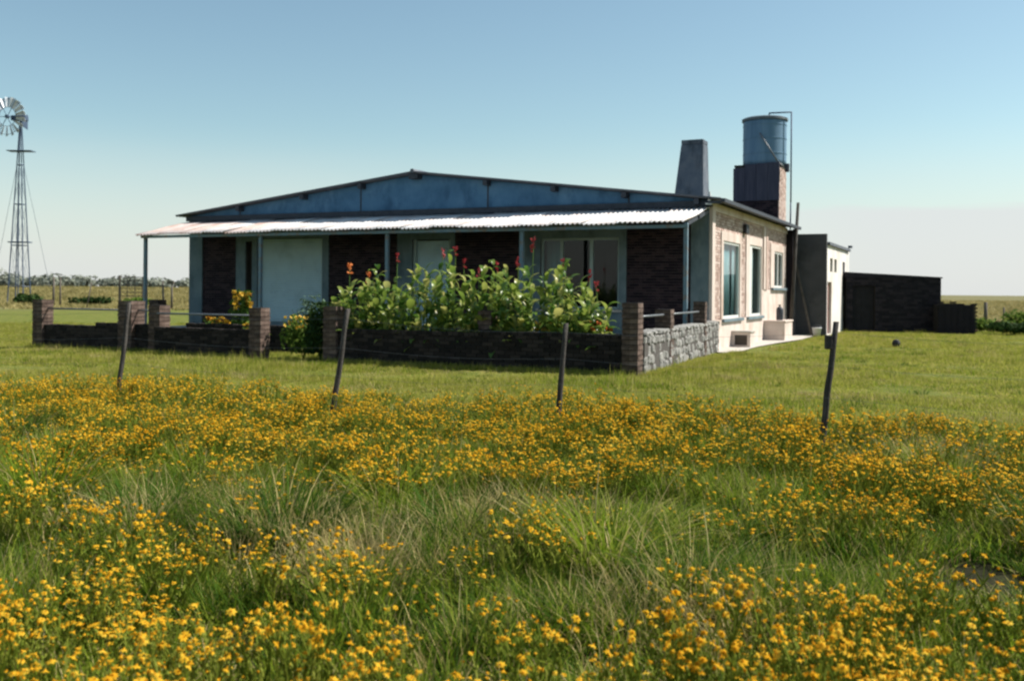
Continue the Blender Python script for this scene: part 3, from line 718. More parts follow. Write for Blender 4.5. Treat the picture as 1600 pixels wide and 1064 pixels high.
# light rubble wall running back to the house corner
p0, p1 = LW(.72, WY + .28), LW(.17, -.12)
vv = p1 - p0; SL = vv.length
sw = thing('rubble_wall', 'pale rubble stone wall running from the corner pier to the house', 'wall', p0, math.atan2(vv.y, vv.x))
mb = MB(); mb.box(0, SL, -.132, .10, 0, .74); mb.build('core', M['mortar'], sw)
def stone_mesh(seed):
    r = random.Random(seed); n = 10; mb = MB()
    prof = [(math.cos(2 * math.pi * i / n), math.sin(2 * math.pi * i / n)) for i in range(n)]
    prof = [(max(-.8, min(.8, x)) / .8 * .5 * r.uniform(.88, 1), max(-.8, min(.8, z)) / .8 * .5 * r.uniform(.88, 1)) for x, z in prof]
    vs = [(x, .5, z) for x, z in prof] + [(x * .98, -.38, z * .98) for x, z in prof] + [(x * .72, -.5 + r.uniform(-.08, .05), z * .72) for x, z in prof]
    fs = [tuple(range(n))] + [(k * n + i, (k + 1) * n + i, (k + 1) * n + (i + 1) % n, k * n + (i + 1) % n) for k in (0, 1) for i in range(n)] + [tuple(range(3 * n - 1, 2 * n - 1, -1))]
    mb.add(vs, fs); return mb.mesh('stone', M['stone'])
ST = [stone_mesh(s) for s in range(7)]
z = 0
for row, hh in enumerate((.20, .19, .19, .17)):
    s = -.02
    while s < SL - .1:
        w = rnd.uniform(.16, .36); w = min(w, SL - s)
        o = link('stone', ST[rnd.randrange(7)], sw)
        o.location = (s + w / 2, -.06 + rnd.uniform(-.03, .02), z + hh / 2 + rnd.uniform(-.03, .03))
        o.scale = (w * 1.04, .155, hh * rnd.uniform(.95, 1.2)); o.rotation_euler = (0, rnd.choice((0, math.pi)) + rnd.uniform(-.16, .16), 0)
        s += w
    z += hh
s = 0
while s < SL - .05:
    w = min(rnd.uniform(.3, .5), SL - s); o = link('stone', ST[rnd.randrange(7)], sw)
    o.location = (s + w / 2, 0, .79 + rnd.uniform(-.01, .01)); o.scale = (w, .30, .10); o.rotation_euler = (0, rnd.uniform(-.03, .03), 0); s += w
pier(sw, 2.4, .02, 1.24, .34); pier(sw, SL - 2.0, .0, 1.38, .30)
rail(sw, .05, 2.2, 0, 1.12); rail(sw, 2.6, SL - 2.2, 0, 1.12)
# inner edging of the flower bed seen over the left wall, and a pier at the porch's left end
ib = lthing('bed_edging', 'low brick edging of the flower bed inside the left yard', 'wall', -12.0, -6.3)
low_wall(ib, -.6, 3.2, 0, .66, t=.2, seed=41)
lp = lthing('brick_pier', 'lone brick pier at the left end of the porch', 'pier', -18.75, -1.2); pier(lp, 0, 0, 1.2, .4)
# bed soil
mb = MB(); mb.poly([LW(-6.0, WY + .25, .10), LW(.4, WY + .25, .10), LW(.2, -5.6, .10), LW(-6.0, -5.6, .10)])
tag(mb.build('bed_soil', M['soil']), 'dark soil of the flower bed behind the wall', None, kind='structure')

# ------------------------------------------------------------------ plants
def leaf_mesh(name, mat, Lh, W, droop, seed, seg=6, fold=.25):
    """a broad paddle leaf from its base at the origin, going up and out along +x"""
    r = random.Random(seed); mb = MB(); vs = []
    x, zz, ang = 0.0, 0.0, R(68)
    for i in range(seg + 1):
        t = i / seg
        w = W * (math.sin(math.pi * min(1, t * .93 + .07)) ** .8) * (1 - .25 * t) if i < seg else .004
        up = abs(w) * fold
        vs += [(x - math.sin(ang) * up, -w, zz + math.cos(ang) * up), (x, 0, zz), (x - math.sin(ang) * up, w, zz + math.cos(ang) * up)]
        x += math.cos(ang) * Lh / seg; zz += math.sin(ang) * Lh / seg; ang -= droop / seg * (1 + r.uniform(-.25, .25))
    fs = []
    for i in range(seg):
        a = 3 * i; fs += [(a, a + 1, a + 4, a + 3), (a + 1, a + 2, a + 5, a + 4)]
    mb.add(vs, fs, 0, r.random()); return mb.mesh(name, mat, True)
CL = [leaf_mesh('leaf', M['canna_leaf'], rnd.uniform(.30, .50), rnd.uniform(.07, .115), R(rnd.uniform(60, 160)), s) for s in range(9)]
def flower_mesh(mat, seed):
    r = random.Random(seed); mb = MB()
    for k in range(13):
        a, e = r.uniform(0, 2 * math.pi), r.uniform(.1, 1.2); z0 = r.uniform(-.10, .10)
        d = Vector((math.cos(a) * math.cos(e), math.sin(a) * math.cos(e), math.sin(e))); s_ = d.orthogonal().normalized() * .035
        b = Vector((0, 0, z0)); l = r.uniform(.07, .12)
        mb.add([b, b + d * l * .55 + s_, b + d * l + Vector((0, 0, -.02)), b + d * l * .55 - s_], [(0, 1, 2, 3)], 0, r.random())
    return mb.mesh('flower', mat, True)
FR = [flower_mesh(M['red_flower'], s) for s in range(3)]; FO = [flower_mesh(M['orange_flower'], s) for s in range(2)]
cs = MB(); cs.tube((0, 0, 0), (0, 0, 1), .016, .009, 6); CSM = cs.mesh('stem', M['canna_stem'], True)
def canna(x, y, h, label, flower=None, group=None, nl=11, fscale=1.0):
    t = lthing('canna_plant', label, 'plant', x, y, group); t.location.z = .10
    t.rotation_euler.z = rnd.uniform(0, 6.28)
    st = link('stem', CSM, t); st.scale = (1, 1, h * (1.0 if flower else .8)); tilt = rnd.uniform(-.05, .05); st.rotation_euler = (tilt, tilt * .5, 0)
    a = rnd.uniform(0, 6.28)
    hl = h - (.42 if flower else .12)
    for k in range(nl):
        o = link('leaf', CL[rnd.randrange(9)], t)
        f = (k + .5) / nl
        o.location = (rnd.uniform(-.05, .05), rnd.uniform(-.05, .05),   .20 + f * max(.2, hl - .24)); a += 2.4 + rnd.uniform(-.4, .4)
        s_ = (1.12 - .35 * f) * rnd.uniform(.85, 1.1); o.scale = (s_, s_, s_)
        o.rotation_euler = (rnd.uniform(-.25, .25), rnd.uniform(-.1, .5) * (1 - f) - .30 * f, a)
    if flower:
        o = link('flower', (FR if flower == 'r' else FO)[rnd.randrange(2)], t); o.location = (h * tilt * .5, -h * tilt, h); o.scale = (fscale * .9, fscale * .9, fscale * 1.25)
flow = [(-6.98, 2.16, 'o', 'canna with pale orange flower, leftmost of the flowering cannas'),
        (-6.35, 1.95, 'o', 'canna with orange flower, second from the left over the wall'),
        (-5.67, 2.42, 'r', 'canna with red flower beside the second porch post'),
        (-4.53, 2.50, 'r', 'canna with red flower before the white shuttered door, left of two'),
        (-4.15, 2.56, 'r', 'tall red canna by the right edge of the white shuttered door'),
        (-3.95, 2.28, 'r', 'lower red canna just right of the white shuttered door'),
        (-3.46, 2.08, 'r', 'short canna with red flower before the middle brick panel, left of two'),
        (-3.10, 2.18, 'r', 'short canna with red flower before the middle brick panel, right of two'),
        (-2.54, 2.28, 'r', 'canna with red flower at the left jamb of the big front window'),
        (-2.22, 2.66, 'r', 'tallest canna with a long red flower spike by the front window'),
        (-1.45, 2.24, 'r', 'canna with red flower before the middle pane of the front window'),
        (-.86, 2.00, 'r', 'canna with red flower before the right pane of the front window'),
        (-.60, 1.78, 'r', 'low red canna, rightmost of the flowering cannas')]
for x, h, fl, lb in flow: canna(x, -7.0 + rnd.uniform(-.08, .08), h - .2, lb, fl, nl=9, fscale=1.05 if fl == 'o' else .85 if h < 2.6 else 1.1)
prof = [(-6.8, 1.35), (-6.0, 1.75), (-5.5, 2.1), (-4.9, 1.95), (-4.2, 2.15), (-3.5, 1.85), (-2.9, 2.05), (-2.4, 2.0), (-1.8, 2.15), (-1.2, 2.05), (-.7, 1.8), (-.3, 1.5)]
def ph(x):
    for (a, ha), (b, hb) in zip(prof, prof[1:]):
        if a <= x <= b: return ha + (hb - ha) * (x - a) / (b - a)
    return 1.2
for k in range(84):
    x = -6.8 + 6.75 * (k + rnd.uniform(.2, .8)) / 84; y = rnd.choice((-8.42, -8.3, -8.0, -7.6, -7.2)) + rnd.uniform(-.15, .15)
    canna(x, y, (ph(x) + .26) * rnd.uniform(.80, 1.05) * (.72 if y < -8.15 else .9 if y < -7.5 else 1), 'leafy canna without a flower among the bed behind the wall', None, 'leafy cannas in the wall bed', 15)

for k in range(16):
    x = -6.3 + 6.5 * k / 15 + rnd.uniform(-.2, .2)
    canna(x, -8.5, .95 + rnd.uniform(-.12, .2), 'leafy canna without a flower among the bed behind the wall', None, 'leafy cannas in the wall bed', 12)
canna(-2.75, -8.45, 1.45, 'leafy canna without a flower among the bed behind the wall', None, 'leafy cannas in the wall bed', 12)
canna(-2.4, -8.45, 1.4, 'leafy canna without a flower among the bed behind the wall', None, 'leafy cannas in the wall bed', 12)

def shrub(name, label, loc, rx, ry, h, leaf, nleaf, ls, flower=None, nfl=0, fs=.06, seed=1, base=.15, cat='shrub', top_only=True, wide=.5):
    r = random.Random(seed); t = thing(name, label, cat, loc)
    mb = MB()
    for k in range(9):
        a = r.uniform(0, 6.28); q = r.uniform(.2, .8)
        mb.tube((0, 0, 0), (rx * q * math.cos(a), ry * q * math.sin(a), h * r.uniform(.6, .95)), .012, .005, 5)
    mb.build('stem', M['canna_stem'], t)
    mb = MB(); fm = MB()
    lob = [(r.uniform(-.5, .5) * rx, r.uniform(-.5, .5) * ry, h * r.uniform(.35, .75), r.uniform(.3, .55)) for _ in range(9)]
    def pt():
        cx_, cy_, cz_, s_ = lob[r.randrange(9)]
        d = Vector((r.gauss(0, 1), r.gauss(0, 1), r.gauss(0, 1))).normalized() * (r.random() ** .45)
        return Vector((cx_ + d.x * rx * s_, cy_ + d.y * ry * s_, max(base * h, min(h, cz_ + d.z * h * .42)))), d
    for _ in range(nleaf):
        p_, d = pt(); n = (d + Vector((r.uniform(-.7, .7), r.uniform(-.7, .7), r.uniform(-.2, .9)))).normalized()
        u = n.orthogonal().normalized(); u.rotate(Matrix.Rotation(r.uniform(0, 6.28), 3, n)); v = n.cross(u); l = ls * r.uniform(.6, 1.3)
        mb.add([p_ - u * l, p_ + v * l * wide, p_ + u * l - n * l * .3, p_ - v * l * wide], [(0, 1, 2, 3)], 0, r.random())
    mb.build('foliage', leaf, t)
    if nfl:
        for _ in range(nfl):
            p_, d = pt()
            if top_only: p_.z = max(p_.z, h * r.uniform(.72, 1.0))
            for q in range(3):
                n = Vector((r.uniform(-1, 1), r.uniform(-1, 1), r.uniform(.2, 1))).normalized(); u = n.orthogonal().normalized(); v = n.cross(u); s_ = fs * r.uniform(.6, 1.1)
                fm.add([p_ - u * s_, p_ - v * s_, p_ + u * s_, p_ + v * s_], [(0, 1, 2, 3)], 0, r.random())
        fm.build('blossom', flower, t)
    return t
shrub('marigold_bush', 'upright plant with yellow orange heads before the dark brick panel', LW(-11.1, -6.0), .42, .4, 1.52, M['shrub_leaf'], 260, .10, M['yellow_flower'], 55, .075, 3, cat='plant')
shrub('flowering_bush', 'low yellow flowered bush standing in the gate gap', LW(-7.45, -8.1), .62, .55, .98, M['shrub_leaf'], 700, .07, M['yellow_flower'], 42, .05, 4)
shrub('dark_bush', 'dark rounded bush beside the gate pier', LW(-6.72, -8.45), .48, .45, 1.30, M['dark_leaf'], 1200, .07, seed=5)
shrub('grey_bush', 'thin grey green bush in front of the roller shutter', LW(-9.9, -4.6), .75, .6, 1.42, M['grey_leaf'], 420, .075, seed=6)
shrub('low_flower', 'low yellowish plants behind the left garden wall', LW(-11.9, -6.0), .62, .3, .82, M['shrub_leaf'], 260, .08, M['yellow_flower'], 34, .06, 7, cat='plant')
shrub('low_flower', 'small yellowish plant left of the gate gap pier', LW(-9.3, -7.6), .4, .3, .80, M['shrub_leaf'], 200, .07, M['yellow_flower'], 26, .05, 8, cat='plant')
shrub('lettuce_plant', 'pale leafy plant with orange blooms at the right end of the bed', LW(-.35, -8.15), .55, .35, 1.02, M['shrub_leaf'], 260, .12, M['orange_flower'], 12, .06, 9, cat='plant', wide=.8)
shrub('flowering_bush', 'pale yellow leafy bush behind the right wall panel', LW(-1.15, -8.2), .45, .3, 1.0, M['shrub_leaf'], 260, .11, M['yellow_flower'], 30, .06, 10, wide=.8)

# ------------------------------------------------------------------ wire fence in front
fence = thing('wire_fence', 'wire fence of leaning dark wooden posts along the meadow', 'fence', (0, 0, 0))
FP = [((-8.1, 14.1), .12, 1.35), ((-5.07, 12.8), .13, 1.41), ((-2.05, 11.3), .18, 1.38), ((.52, 11.2), .09, 1.24), ((2.97, 9.6), .175, 1.33), ((5.6, 8.4), .13, 1.3)]
tops = []
for i, ((x, y), ln, h) in enumerate(FP):
    r = random.Random(50 + i); mb = MB(); n = 8; rings = 7; vs = []; w = .034 if i != 4 else .035
    for j in range(rings):
        t = j / (rings - 1); cxp = x + ln * t + r.uniform(-.006, .006); cyp = y + .05 * t
        for k in range(n):
            a = 2 * math.pi * k / n; rr = w * (1 - .18 * t) * (1.0 + r.uniform(-.09, .09)); vs.append((cxp + rr * math.cos(a), cyp + rr * math.sin(a), h * t - .04 * (1 - t)))
    fs = [(j * n + k, j * n + (k + 1) % n, (j + 1) * n + (k + 1) % n, (j + 1) * n + k) for j in range(rings - 1) for k in range(n)] + [tuple(range((rings - 1) * n, rings * n))]
    mb.add(vs, fs); po = mb.build('post', M['post_wood'], fence, smooth=True)
    if i == 4:
        mb = MB(); mb.box(x + ln * .87 - .085, x + ln * .87 - .03, y + .0, y + .08, h * .80, h * .90); mb.build('cleat', M['post_wood'], po, bevel=.006)
    tops.append([Vector((x + ln * f, y + .05 * f - w, h * f)) for f in (.92, .68, .45, .22)])
for k in range(4):
    mb = MB()
    for a, b in zip(tops, tops[1:]):
        pr_ = a[k]
        for q in range(1, 9):
            t = q / 8; c_ = a[k].lerp(b[k], t) - Vector((0, 0, .05 * math.sin(math.pi * t))); mb.tube(pr_, c_,   .0015, n=4, cap=False); pr_ = c_
    mb.build('wire', M['pipe'], fence)

# ------------------------------------------------------------------ far left: windmill, gate, posts
mill = thing('windmill', 'tall steel farm windpump on a slim lattice tower at the left edge', 'windmill', (-44.5, 90, 0), 0)
def leg_at(t, a, b): w = .72 * (1 - t) + .07 * t; return Vector((a * w, b * w, 16.1 * t))
for a, b in ((1, 1), (1, -1), (-1, -1), (-1, 1)):
    mb = MB(); mb.tube(leg_at(0, a, b), leg_at(1, a, b), .055, .045, 6); mb.build('leg', M['mill_steel'], mill)
mb = MB(); mb.tube((-.12, 0, 0), (-.12, 0, 16.4), .05, n=6); mb.build('pump_rod', M['mill_steel'], mill)
for t in (.10, .33, .56, .78):
    mb = MB()
    for (a, b), (c, d) in zip(((1, 1), (1, -1), (-1, -1), (-1, 1)), ((1, -1), (-1, -1), (-1, 1), (1, 1))):
        mb.tube(leg_at(t, a, b), leg_at(t, c, d), .04, n=5)
    mb.build('brace', M['mill_steel'], mill)
for t0, t1 in ((.10, .33), (.33, .56), (.56, .78)):
    mb = MB()
    for (a, b), (c, d) in zip(((1, 1), (1, -1), (-1, -1), (-1, 1)), ((1, -1), (-1, -1), (-1, 1), (1, 1))):
        mb.tube(leg_at(t0, a, b), leg_at(t1, c, d), .012, n=4); mb.tube(leg_at(t0, c, d), leg_at(t1, a, b), .012, n=4)
    mb.build('cross_rod', M['mill_steel'], mill)
mb = MB(); mb.box(-1.05, 1.15, -.5, .5, 13.78, 13.85); mb.build('platform', M['mill_steel'], mill)
mb = MB(); mb.box(-.9, .95, -.4, .4, 5.55, 5.65); mb.build('platform', M['mill_steel'], mill)
for sgn in (-1, 1):
    mb = MB(); mb.tube((sgn * .3, 0, 12.6), (sgn * 2.6, .4, 1.5), .014, n=4); mb.build('guy_wire', M['mill_steel'], mill)
mb = MB(); mb.box(-.75, .55, -.35, .35, 16.55, 17.0); mb.tube((0, 0, 16.1), (0, 0, 16.6), .12, n=8); mb.build('gearbox', M['mill_steel'], mill, bevel=.05)
wh = MB(); hub = Vector((-.85, -.75, 16.8)); ax = Vector((-.18, -.98, .02)).normalized()
uu = Vector((0, 0, 1)).cross(ax).normalized(); ww = ax.cross(uu)
wh.tube(hub - ax * .15, hub + ax * .15, .16, n=10)
NB = 18
for rr in (.86, 1.6):
    for k in range(36):
        a, b = 2 * math.pi * k / 36, 2 * math.pi * (k + 1) / 36
        wh.tube(hub + (uu * math.cos(a) + ww * math.sin(a)) * rr, hub + (uu * math.cos(b) + ww * math.sin(b)) * rr, .022, n=4, cap=False)
for k in range(6):
    a = math.pi * k / 3; wh.tube(hub, hub + (uu * math.cos(a) + ww * math.sin(a)) * 1.6, .03, n=4)
wheel = wh.build('wheel', M['mill_steel'], mill)
for k in range(NB):
    a = 2 * math.pi * (k + .5) / NB; rad = uu * math.cos(a) + ww * math.sin(a); tan = -uu * math.sin(a) + ww * math.cos(a)
    mb = MB(); q = (tan * math.cos(.62) + ax * math.sin(.62))
    i0, i1, o0, o1 = hub + rad * .85 - q * .11, hub + rad * .85 + q * .11, hub + rad * 1.75 - q * .23, hub + rad * 1.75 + q * .23
    th = q.cross(rad) * .012; md = (hub + rad * .85 + th * 4), (hub + rad * 1.75 + th * 8)
    vs = [i0, md[0], i1, o0, md[1], o1]; mb.add([v + th for v in vs] + [v - th for v in vs], [(0, 1, 4, 3), (1, 2, 5, 4), (9, 10, 7, 6), (10, 11, 8, 7), (3, 4, 10, 9), (4, 5, 11, 10), (0, 6, 7, 1), (1, 7, 8, 2), (0, 3, 9, 6), (2, 8, 11, 5)])
    mb.build('blade', M['mill_blade'], wheel)
mb = MB(); e = hub - ax * 1.9; mb.tube(hub - ax * .5, e, .03, n=5)
tp = [e + Vector((0, 0, .45)), e - ax * .9 + Vector((0, 0, .7)), e - ax * .9 - Vector((0, 0, .7)), e - Vector((0, 0, .45))]
mb.add([v + uu * .015 for v in tp] + [v - uu * .015 for v in tp], [(0, 1, 2, 3), (7, 6, 5, 4), (0, 4, 5, 1), (1, 5, 6, 2), (2, 6, 7, 3), (3, 7, 4, 0)])
mb.build('tail_vane', M['mill_steel'], mill)

gate = thing('field_gate', 'dark barred field gate standing in the golden field at left', 'gate', (-37.4, 95, 0), R(4))
for x in (0, 2.15):
    mb = MB(); mb.tube((x, 0, 0), (x, 0, 2.75 - .1 * (x > 0)), .11 if x == 0 else .07, n=8); mb.build('gate_post', M['weathered_wood'], gate)
for k in range(6):
    mb = MB(); mb.box(.12, 2.08, -.03, .03, .75 + k * .36, .82 + k * .36); mb.build('bar', M['weathered_wood'], gate)
for x in (.7, 1.4):
    mb = MB(); mb.box(x, x + .06, -.06, -.031, .7, 2.68); mb.build('upright', M['weathered_wood'], gate)
def far_post(x, y, h, lean, rr, label, cap=False, group=None):
    t = thing('field_post', label, 'post', (x, y, 0), 0, group)
    mb = MB(); mb.tube((0, 0, 0), (lean, 0, h), rr, rr * .8, 8); mb.build('shaft', M['weathered_wood'], t, smooth=True)
    if cap: mb = MB(); mb.box(lean - .35, lean + .15, -.1, .1, h - .12, h + .14); mb.build('cap', M['weathered_wood'], t)
far_post(-34.5 * 1.1, 82.5, 2.45, 0, .10, 'thick grey field post left of the gate, left of a pair')
far_post(-34.0 * 1.08, 81, 2.35, 0, .08, 'thin grey field post left of the gate, right of a pair')
far_post(-32.0, 75, 1.95, .35, .05, 'thin leaning field post between the paired posts and the gate')
far_post(-26.2, 75, 2.1, -.1, .09, 'dark field post right of the gate, left of a pair')
far_post(-25.6, 75, 2.0, 0, .09, 'dark field post with a cap box right of the gate', True)
far_post(23.3, 49.0, 1.25, 0, .10, 'short dark field post right of the brick stack')
far_post(24.4, 49.5, 1.0, .05, .05, 'thin short field post beside bare brown earth')
shrub('field_shrub', 'dark green mound of shrub at the foot of the windpump', (-42.9, 88, 0), 1.7, 1.0, .95, M['dark_leaf'], 500, .22, seed=21)
shrub('field_shrub', 'low dark shrub strip right of the windpump', (-37.5, 88, 0), 2.6, 1.0, .75, M['dark_leaf'], 500, .2, seed=22)
shrub('field_shrub', 'low green shrub under the field gate', (-32.5, 88, 0), 2.2, 1.0, .7, M['shrub_leaf'], 500, .2, seed=23)
shrub('weed_bush', 'green weedy bush at the right edge of the lawn', (20.4, 40.5, 0), 1.2, .8, .5, M['dark_leaf'], 700, .1, seed=24)
shrub('weed_bush', 'green weedy bush behind the brick stack', (20.9, 43.5, 0), 1.3, .9, .62, M['shrub_leaf'], 700, .1, seed=25)
shrub('weed_bush', 'widest weedy bush before bare brown earth at right', (23.6, 45.5, 0), 1.5, 1.0, .95, M['shrub_leaf'], 700, .12, seed=26)
mb = MB(); n = 18; vs = [(0, 0, .45)]
for ring, (q, zz) in enumerate(((.5, .38), (.8, .2), (1, -.02))):
    for k in range(n):
        a = 2 * math.pi * k / n; s_ = q * (1 + rnd.uniform(-.12, .12)); vs.append((1.5 * s_ * math.cos(a), 1.0 * s_ * math.sin(a), zz + rnd.uniform(-.05, .05) * (ring < 2)))
fs = [(0, 1 + k, 1 + (k + 1) % n) for k in range(n)] + [(1 + r_ * n + k, 1 + (r_ + 1) * n + k, 1 + (r_ + 1) * n + (k + 1) % n, 1 + r_ * n + (k + 1) % n) for r_ in (0, 1) for k in range(n)]
mb.add(vs, fs); o = mb.build('earth_mound', M['clay'], smooth=True); o.location = (22.3, 45.6, 0); tag(o, 'mound of bare reddish earth at the right edge', None, kind='structure')
mb = lathe([(.05, 0), (.12, .03), (.13, .12), (.09, .2), (.03, .23)], 9); o = mb.build('dark_stone', M['black_iron']); o.location = (11.7, 30.3, 0); o.scale = (1, .8, 1); tag(o, 'small dark stone lying alone on the right lawn', 'stone')

# ------------------------------------------------------------------ grass and flowers
HID = {}
def variants(key, meshes):
    c = bpy.data.collections.new(key)
    for i, me in enumerate(meshes):
        o = bpy.data.objects.new(key + '_%02d' % i, me); c.objects.link(o)
    HID[key] = c; return c
def scatter(name, coll, P, label, cat, tilt=.0):
    """P rows: x, y, z, rz, scale, zscale, variant"""
    P = np.asarray(P, float); me = bpy.data.meshes.new(name); me.from_pydata([tuple(p) for p in P[:, :3]], [], [])
    for key, arr in (('rz', P[:, 3]), ('sc', P[:, 4]), ('zs', P[:, 5])):
        a = me.attributes.new(key, 'FLOAT', 'POINT'); a.data.foreach_set('value', arr.astype(np.float32))
    a = me.attributes.new('vi', 'INT', 'POINT'); a.data.foreach_set('value', P[:, 6].astype(np.int32))
    o = link(name, me); tag(o, label, cat, kind='stuff')
    ng = bpy.data.node_groups.new(name, 'GeometryNodeTree')
    ng.interface.new_socket('Geometry', in_out='INPUT', socket_type='NodeSocketGeometry'); ng.interface.new_socket('Geometry', in_out='OUTPUT', socket_type='NodeSocketGeometry')
    N, K = ng.nodes, ng.links
    gi, go = N.new('NodeGroupInput'), N.new('NodeGroupOutput')
    ip = N.new('GeometryNodeInstanceOnPoints'); ci = N.new('GeometryNodeCollectionInfo')
    ci.inputs['Collection'].default_value = coll; ci.inputs['Separate Children'].default_value = True; ci.inputs['Reset Children'].default_value = True
    def at(nm, ty):
        n = N.new('GeometryNodeInputNamedAttribute'); n.data_type = ty; n.inputs['Name'].default_value = nm; return n.outputs['Attribute']
    cr, csn = N.new('ShaderNodeCombineXYZ'), N.new('ShaderNodeCombineXYZ')
    K.new(at('rz', 'FLOAT'), cr.inputs[2]); s1 = at('sc', 'FLOAT'); K.new(s1, csn.inputs[0]); K.new(s1, csn.inputs[1]); K.new(at('zs', 'FLOAT'), csn.inputs[2])
    K.new(gi.outputs[0], ip.inputs['Points']); K.new(ci.outputs[0], ip.inputs['Instance']); ip.inputs['Pick Instance'].default_value = True
    K.new(at('vi', 'INT'), ip.inputs['Instance Index']); K.new(cr.outputs[0], ip.inputs['Rotation']); K.new(csn.outputs[0], ip.inputs['Scale'])
    K.new(ip.outputs[0], go.inputs[0])
    md = o.modifiers.new('scatter', 'NODES'); md.node_group = ng
    return o
def blade(mb, r, base, az, h, lean, w, mi=0, seg=3, tone=None):
    d = Vector((math.cos(az), math.sin(az), 0)); s_ = Vector((-math.sin(az), math.cos(az), 0)); s_.rotate(Matrix.Rotation(r.uniform(-1, 1), 3, 'Z'))
    p_ = Vector(base); ang = r.uniform(.02, .25); vs = []
    for i in range(seg + 1):
        t = i / seg; ww_ = w * (1 - t) ** .7 * .5
        vs += [p_ - s_ * ww_, p_ + s_ * ww_] if i < seg else [p_]
        p_ = p_ + (d * math.sin(ang) + Vector((0, 0, math.cos(ang)))) * (h / seg); ang += lean / seg
    fs = [(2 * i, 2 * i + 1, 2 * i + 3, 2 * i + 2) for i in range(seg - 1)] + [(2 * seg - 2, 2 * seg - 1, 2 * seg)]
    mb.add(vs, fs, mi, r.random() if tone is None else tone)
def tuft(seed, mat, nb, rad, h0, h1, w, lean0, lean1, seg=3, dry=0, drymat=None):
    r = random.Random(seed); mb = MB()
    for _ in range(nb):
        a = r.uniform(0, 6.28); q = rad * math.sqrt(r.random())
        blade(mb, r, (q * math.cos(a), q * math.sin(a), 0), a + r.uniform(-.8, .8), r.uniform(h0, h1), r.uniform(lean0, lean1), w * r.uniform(.7, 1.2), 1 if r.random() < dry else 0, seg)
    return mb.mesh('tuft', [mat, drymat or M['dry_blade']], True)
def bloom_plant(seed, h, nst):
    """branching stems with flat little heads of five to seven petals"""
    r = random.Random(seed); mb = MB(); hd = MB()
    for _ in range(nst):
        a = r.uniform(0, 6.28); q = r.uniform(0, .06); b = Vector((q * math.cos(a), q * math.sin(a), 0))
        top = b + Vector((math.cos(a) * r.uniform(.03, .17), math.sin(a) * r.uniform(.03, .17), h * r.uniform(.62, .88)))
        mb.tube(b, top, .0035, .0025, 3, tone=r.random(), cap=False)
        for _k in range(9):
            t = r.uniform(.15, .95); aa = r.uniform(0, 6.28)
            blade(mb, r, b.lerp(top, t), aa, r.uniform(.05, .10), r.uniform(.5, 1.6), .013, 0, 2)
        for _k in range(2):     # green buds and spent heads
            aa = r.uniform(0, 6.28); q_ = r.uniform(.006, .009); bp = top + Vector((math.cos(aa) * r.uniform(.02, .07), math.sin(aa) * r.uniform(.02, .07), r.uniform(-.01, .06)))
            mb.tube(top - Vector((0, 0, .03)), bp, .002, .002, 3, tone=r.random(), cap=False)
            mb.add([bp + Vector((q_, 0, 0)), bp + Vector((0, q_, 0)), bp - Vector((q_, 0, 0)), bp - Vector((0, q_, 0)), bp + Vector((0, 0, q_ * 1.6)), bp - Vector((0, 0, q_))], [(0, 1, 4), (1, 2, 4), (2, 3, 4), (3, 0, 4), (1, 0, 5), (2, 1, 5), (3, 2, 5), (0, 3, 5)], 0, r.choice((0, .9)))
        for _k in range(r.randint(2, 4)):
            aa = r.uniform(0, 6.28); hp = top + Vector((math.cos(aa) * r.uniform(.015, .075), math.sin(aa) * r.uniform(.015, .075), r.uniform(.03, .12) * h / .45))
            mb.tube(top - Vector((0, 0, .02)), hp, .002, .002, 3, tone=r.random(), cap=False)
            n = Vector((r.uniform(-1.1, 1.1), r.uniform(-1.1, 1.1), 1)).normalized(); u = n.orthogonal().normalized(); v = n.cross(u); np_ = r.randint(6, 7); rr = r.choice((.008, .011, .015, .018, .020)); tn = r.random()
            c0 = len(hd.v); vs = [hp + n * .005]
            for i in range(np_ * 2):
                an = math.pi * i / np_; ra = rr if i % 2 == 0 else rr * .62; vs.append(hp + (u * math.cos(an) + v * math.sin(an)) * ra - n * (.006 if i % 2 == 0 else .002))
            hd.add(vs, [(0, 1 + i, 1 + (i + 1) % (np_ * 2)) for i in range(np_ * 2)], 0, tn)
            hd.add([hp + u * .006, hp + v * .006, hp - u * .006, hp - v * .006, hp + n * .012], [(0, 1, 4), (1, 2, 4), (2, 3, 4), (3, 0, 4)], 0, tn * .5)
    return mb, hd
def merged(a, b):
    m_ = MB(); m_.v, m_.f, m_.m, m_.t = list(a.v), list(a.f), list(a.m), list(a.t); o = len(m_.v)
    m_.v += b.v; m_.f += [tuple(i + o for i in f) for f in b.f]; m_.m += [1] * len(b.f); m_.t += b.t; return m_
BP = [bloom_plant(100 + s, .45, 7 if s < 6 else 4) for s in range(8)]
c_flower = variants('bloom', [merged(a, b).mesh('bloom', [M['stem'], M['petal']]) for a, b in BP])
BPa = [a.mesh('wildflower', M['stem']) for a, b in BP]; BPb = [b.mesh('blossom', M['petal']) for a, b in BP]
c_grass = variants('meadow_tuft', [tuft(200 + s, M['blade'] if s < 5 else M['dark_blade'], 34, .13, .16, .40, .009, .3, 1.5, 3, .10) for s in range(8)])
c_dry = variants('dry_tuft', [tuft(230 + s, M['dry_blade'], 26, .12, .15, .42, .007, .5, 2.0, 3, 0) for s in range(4)])
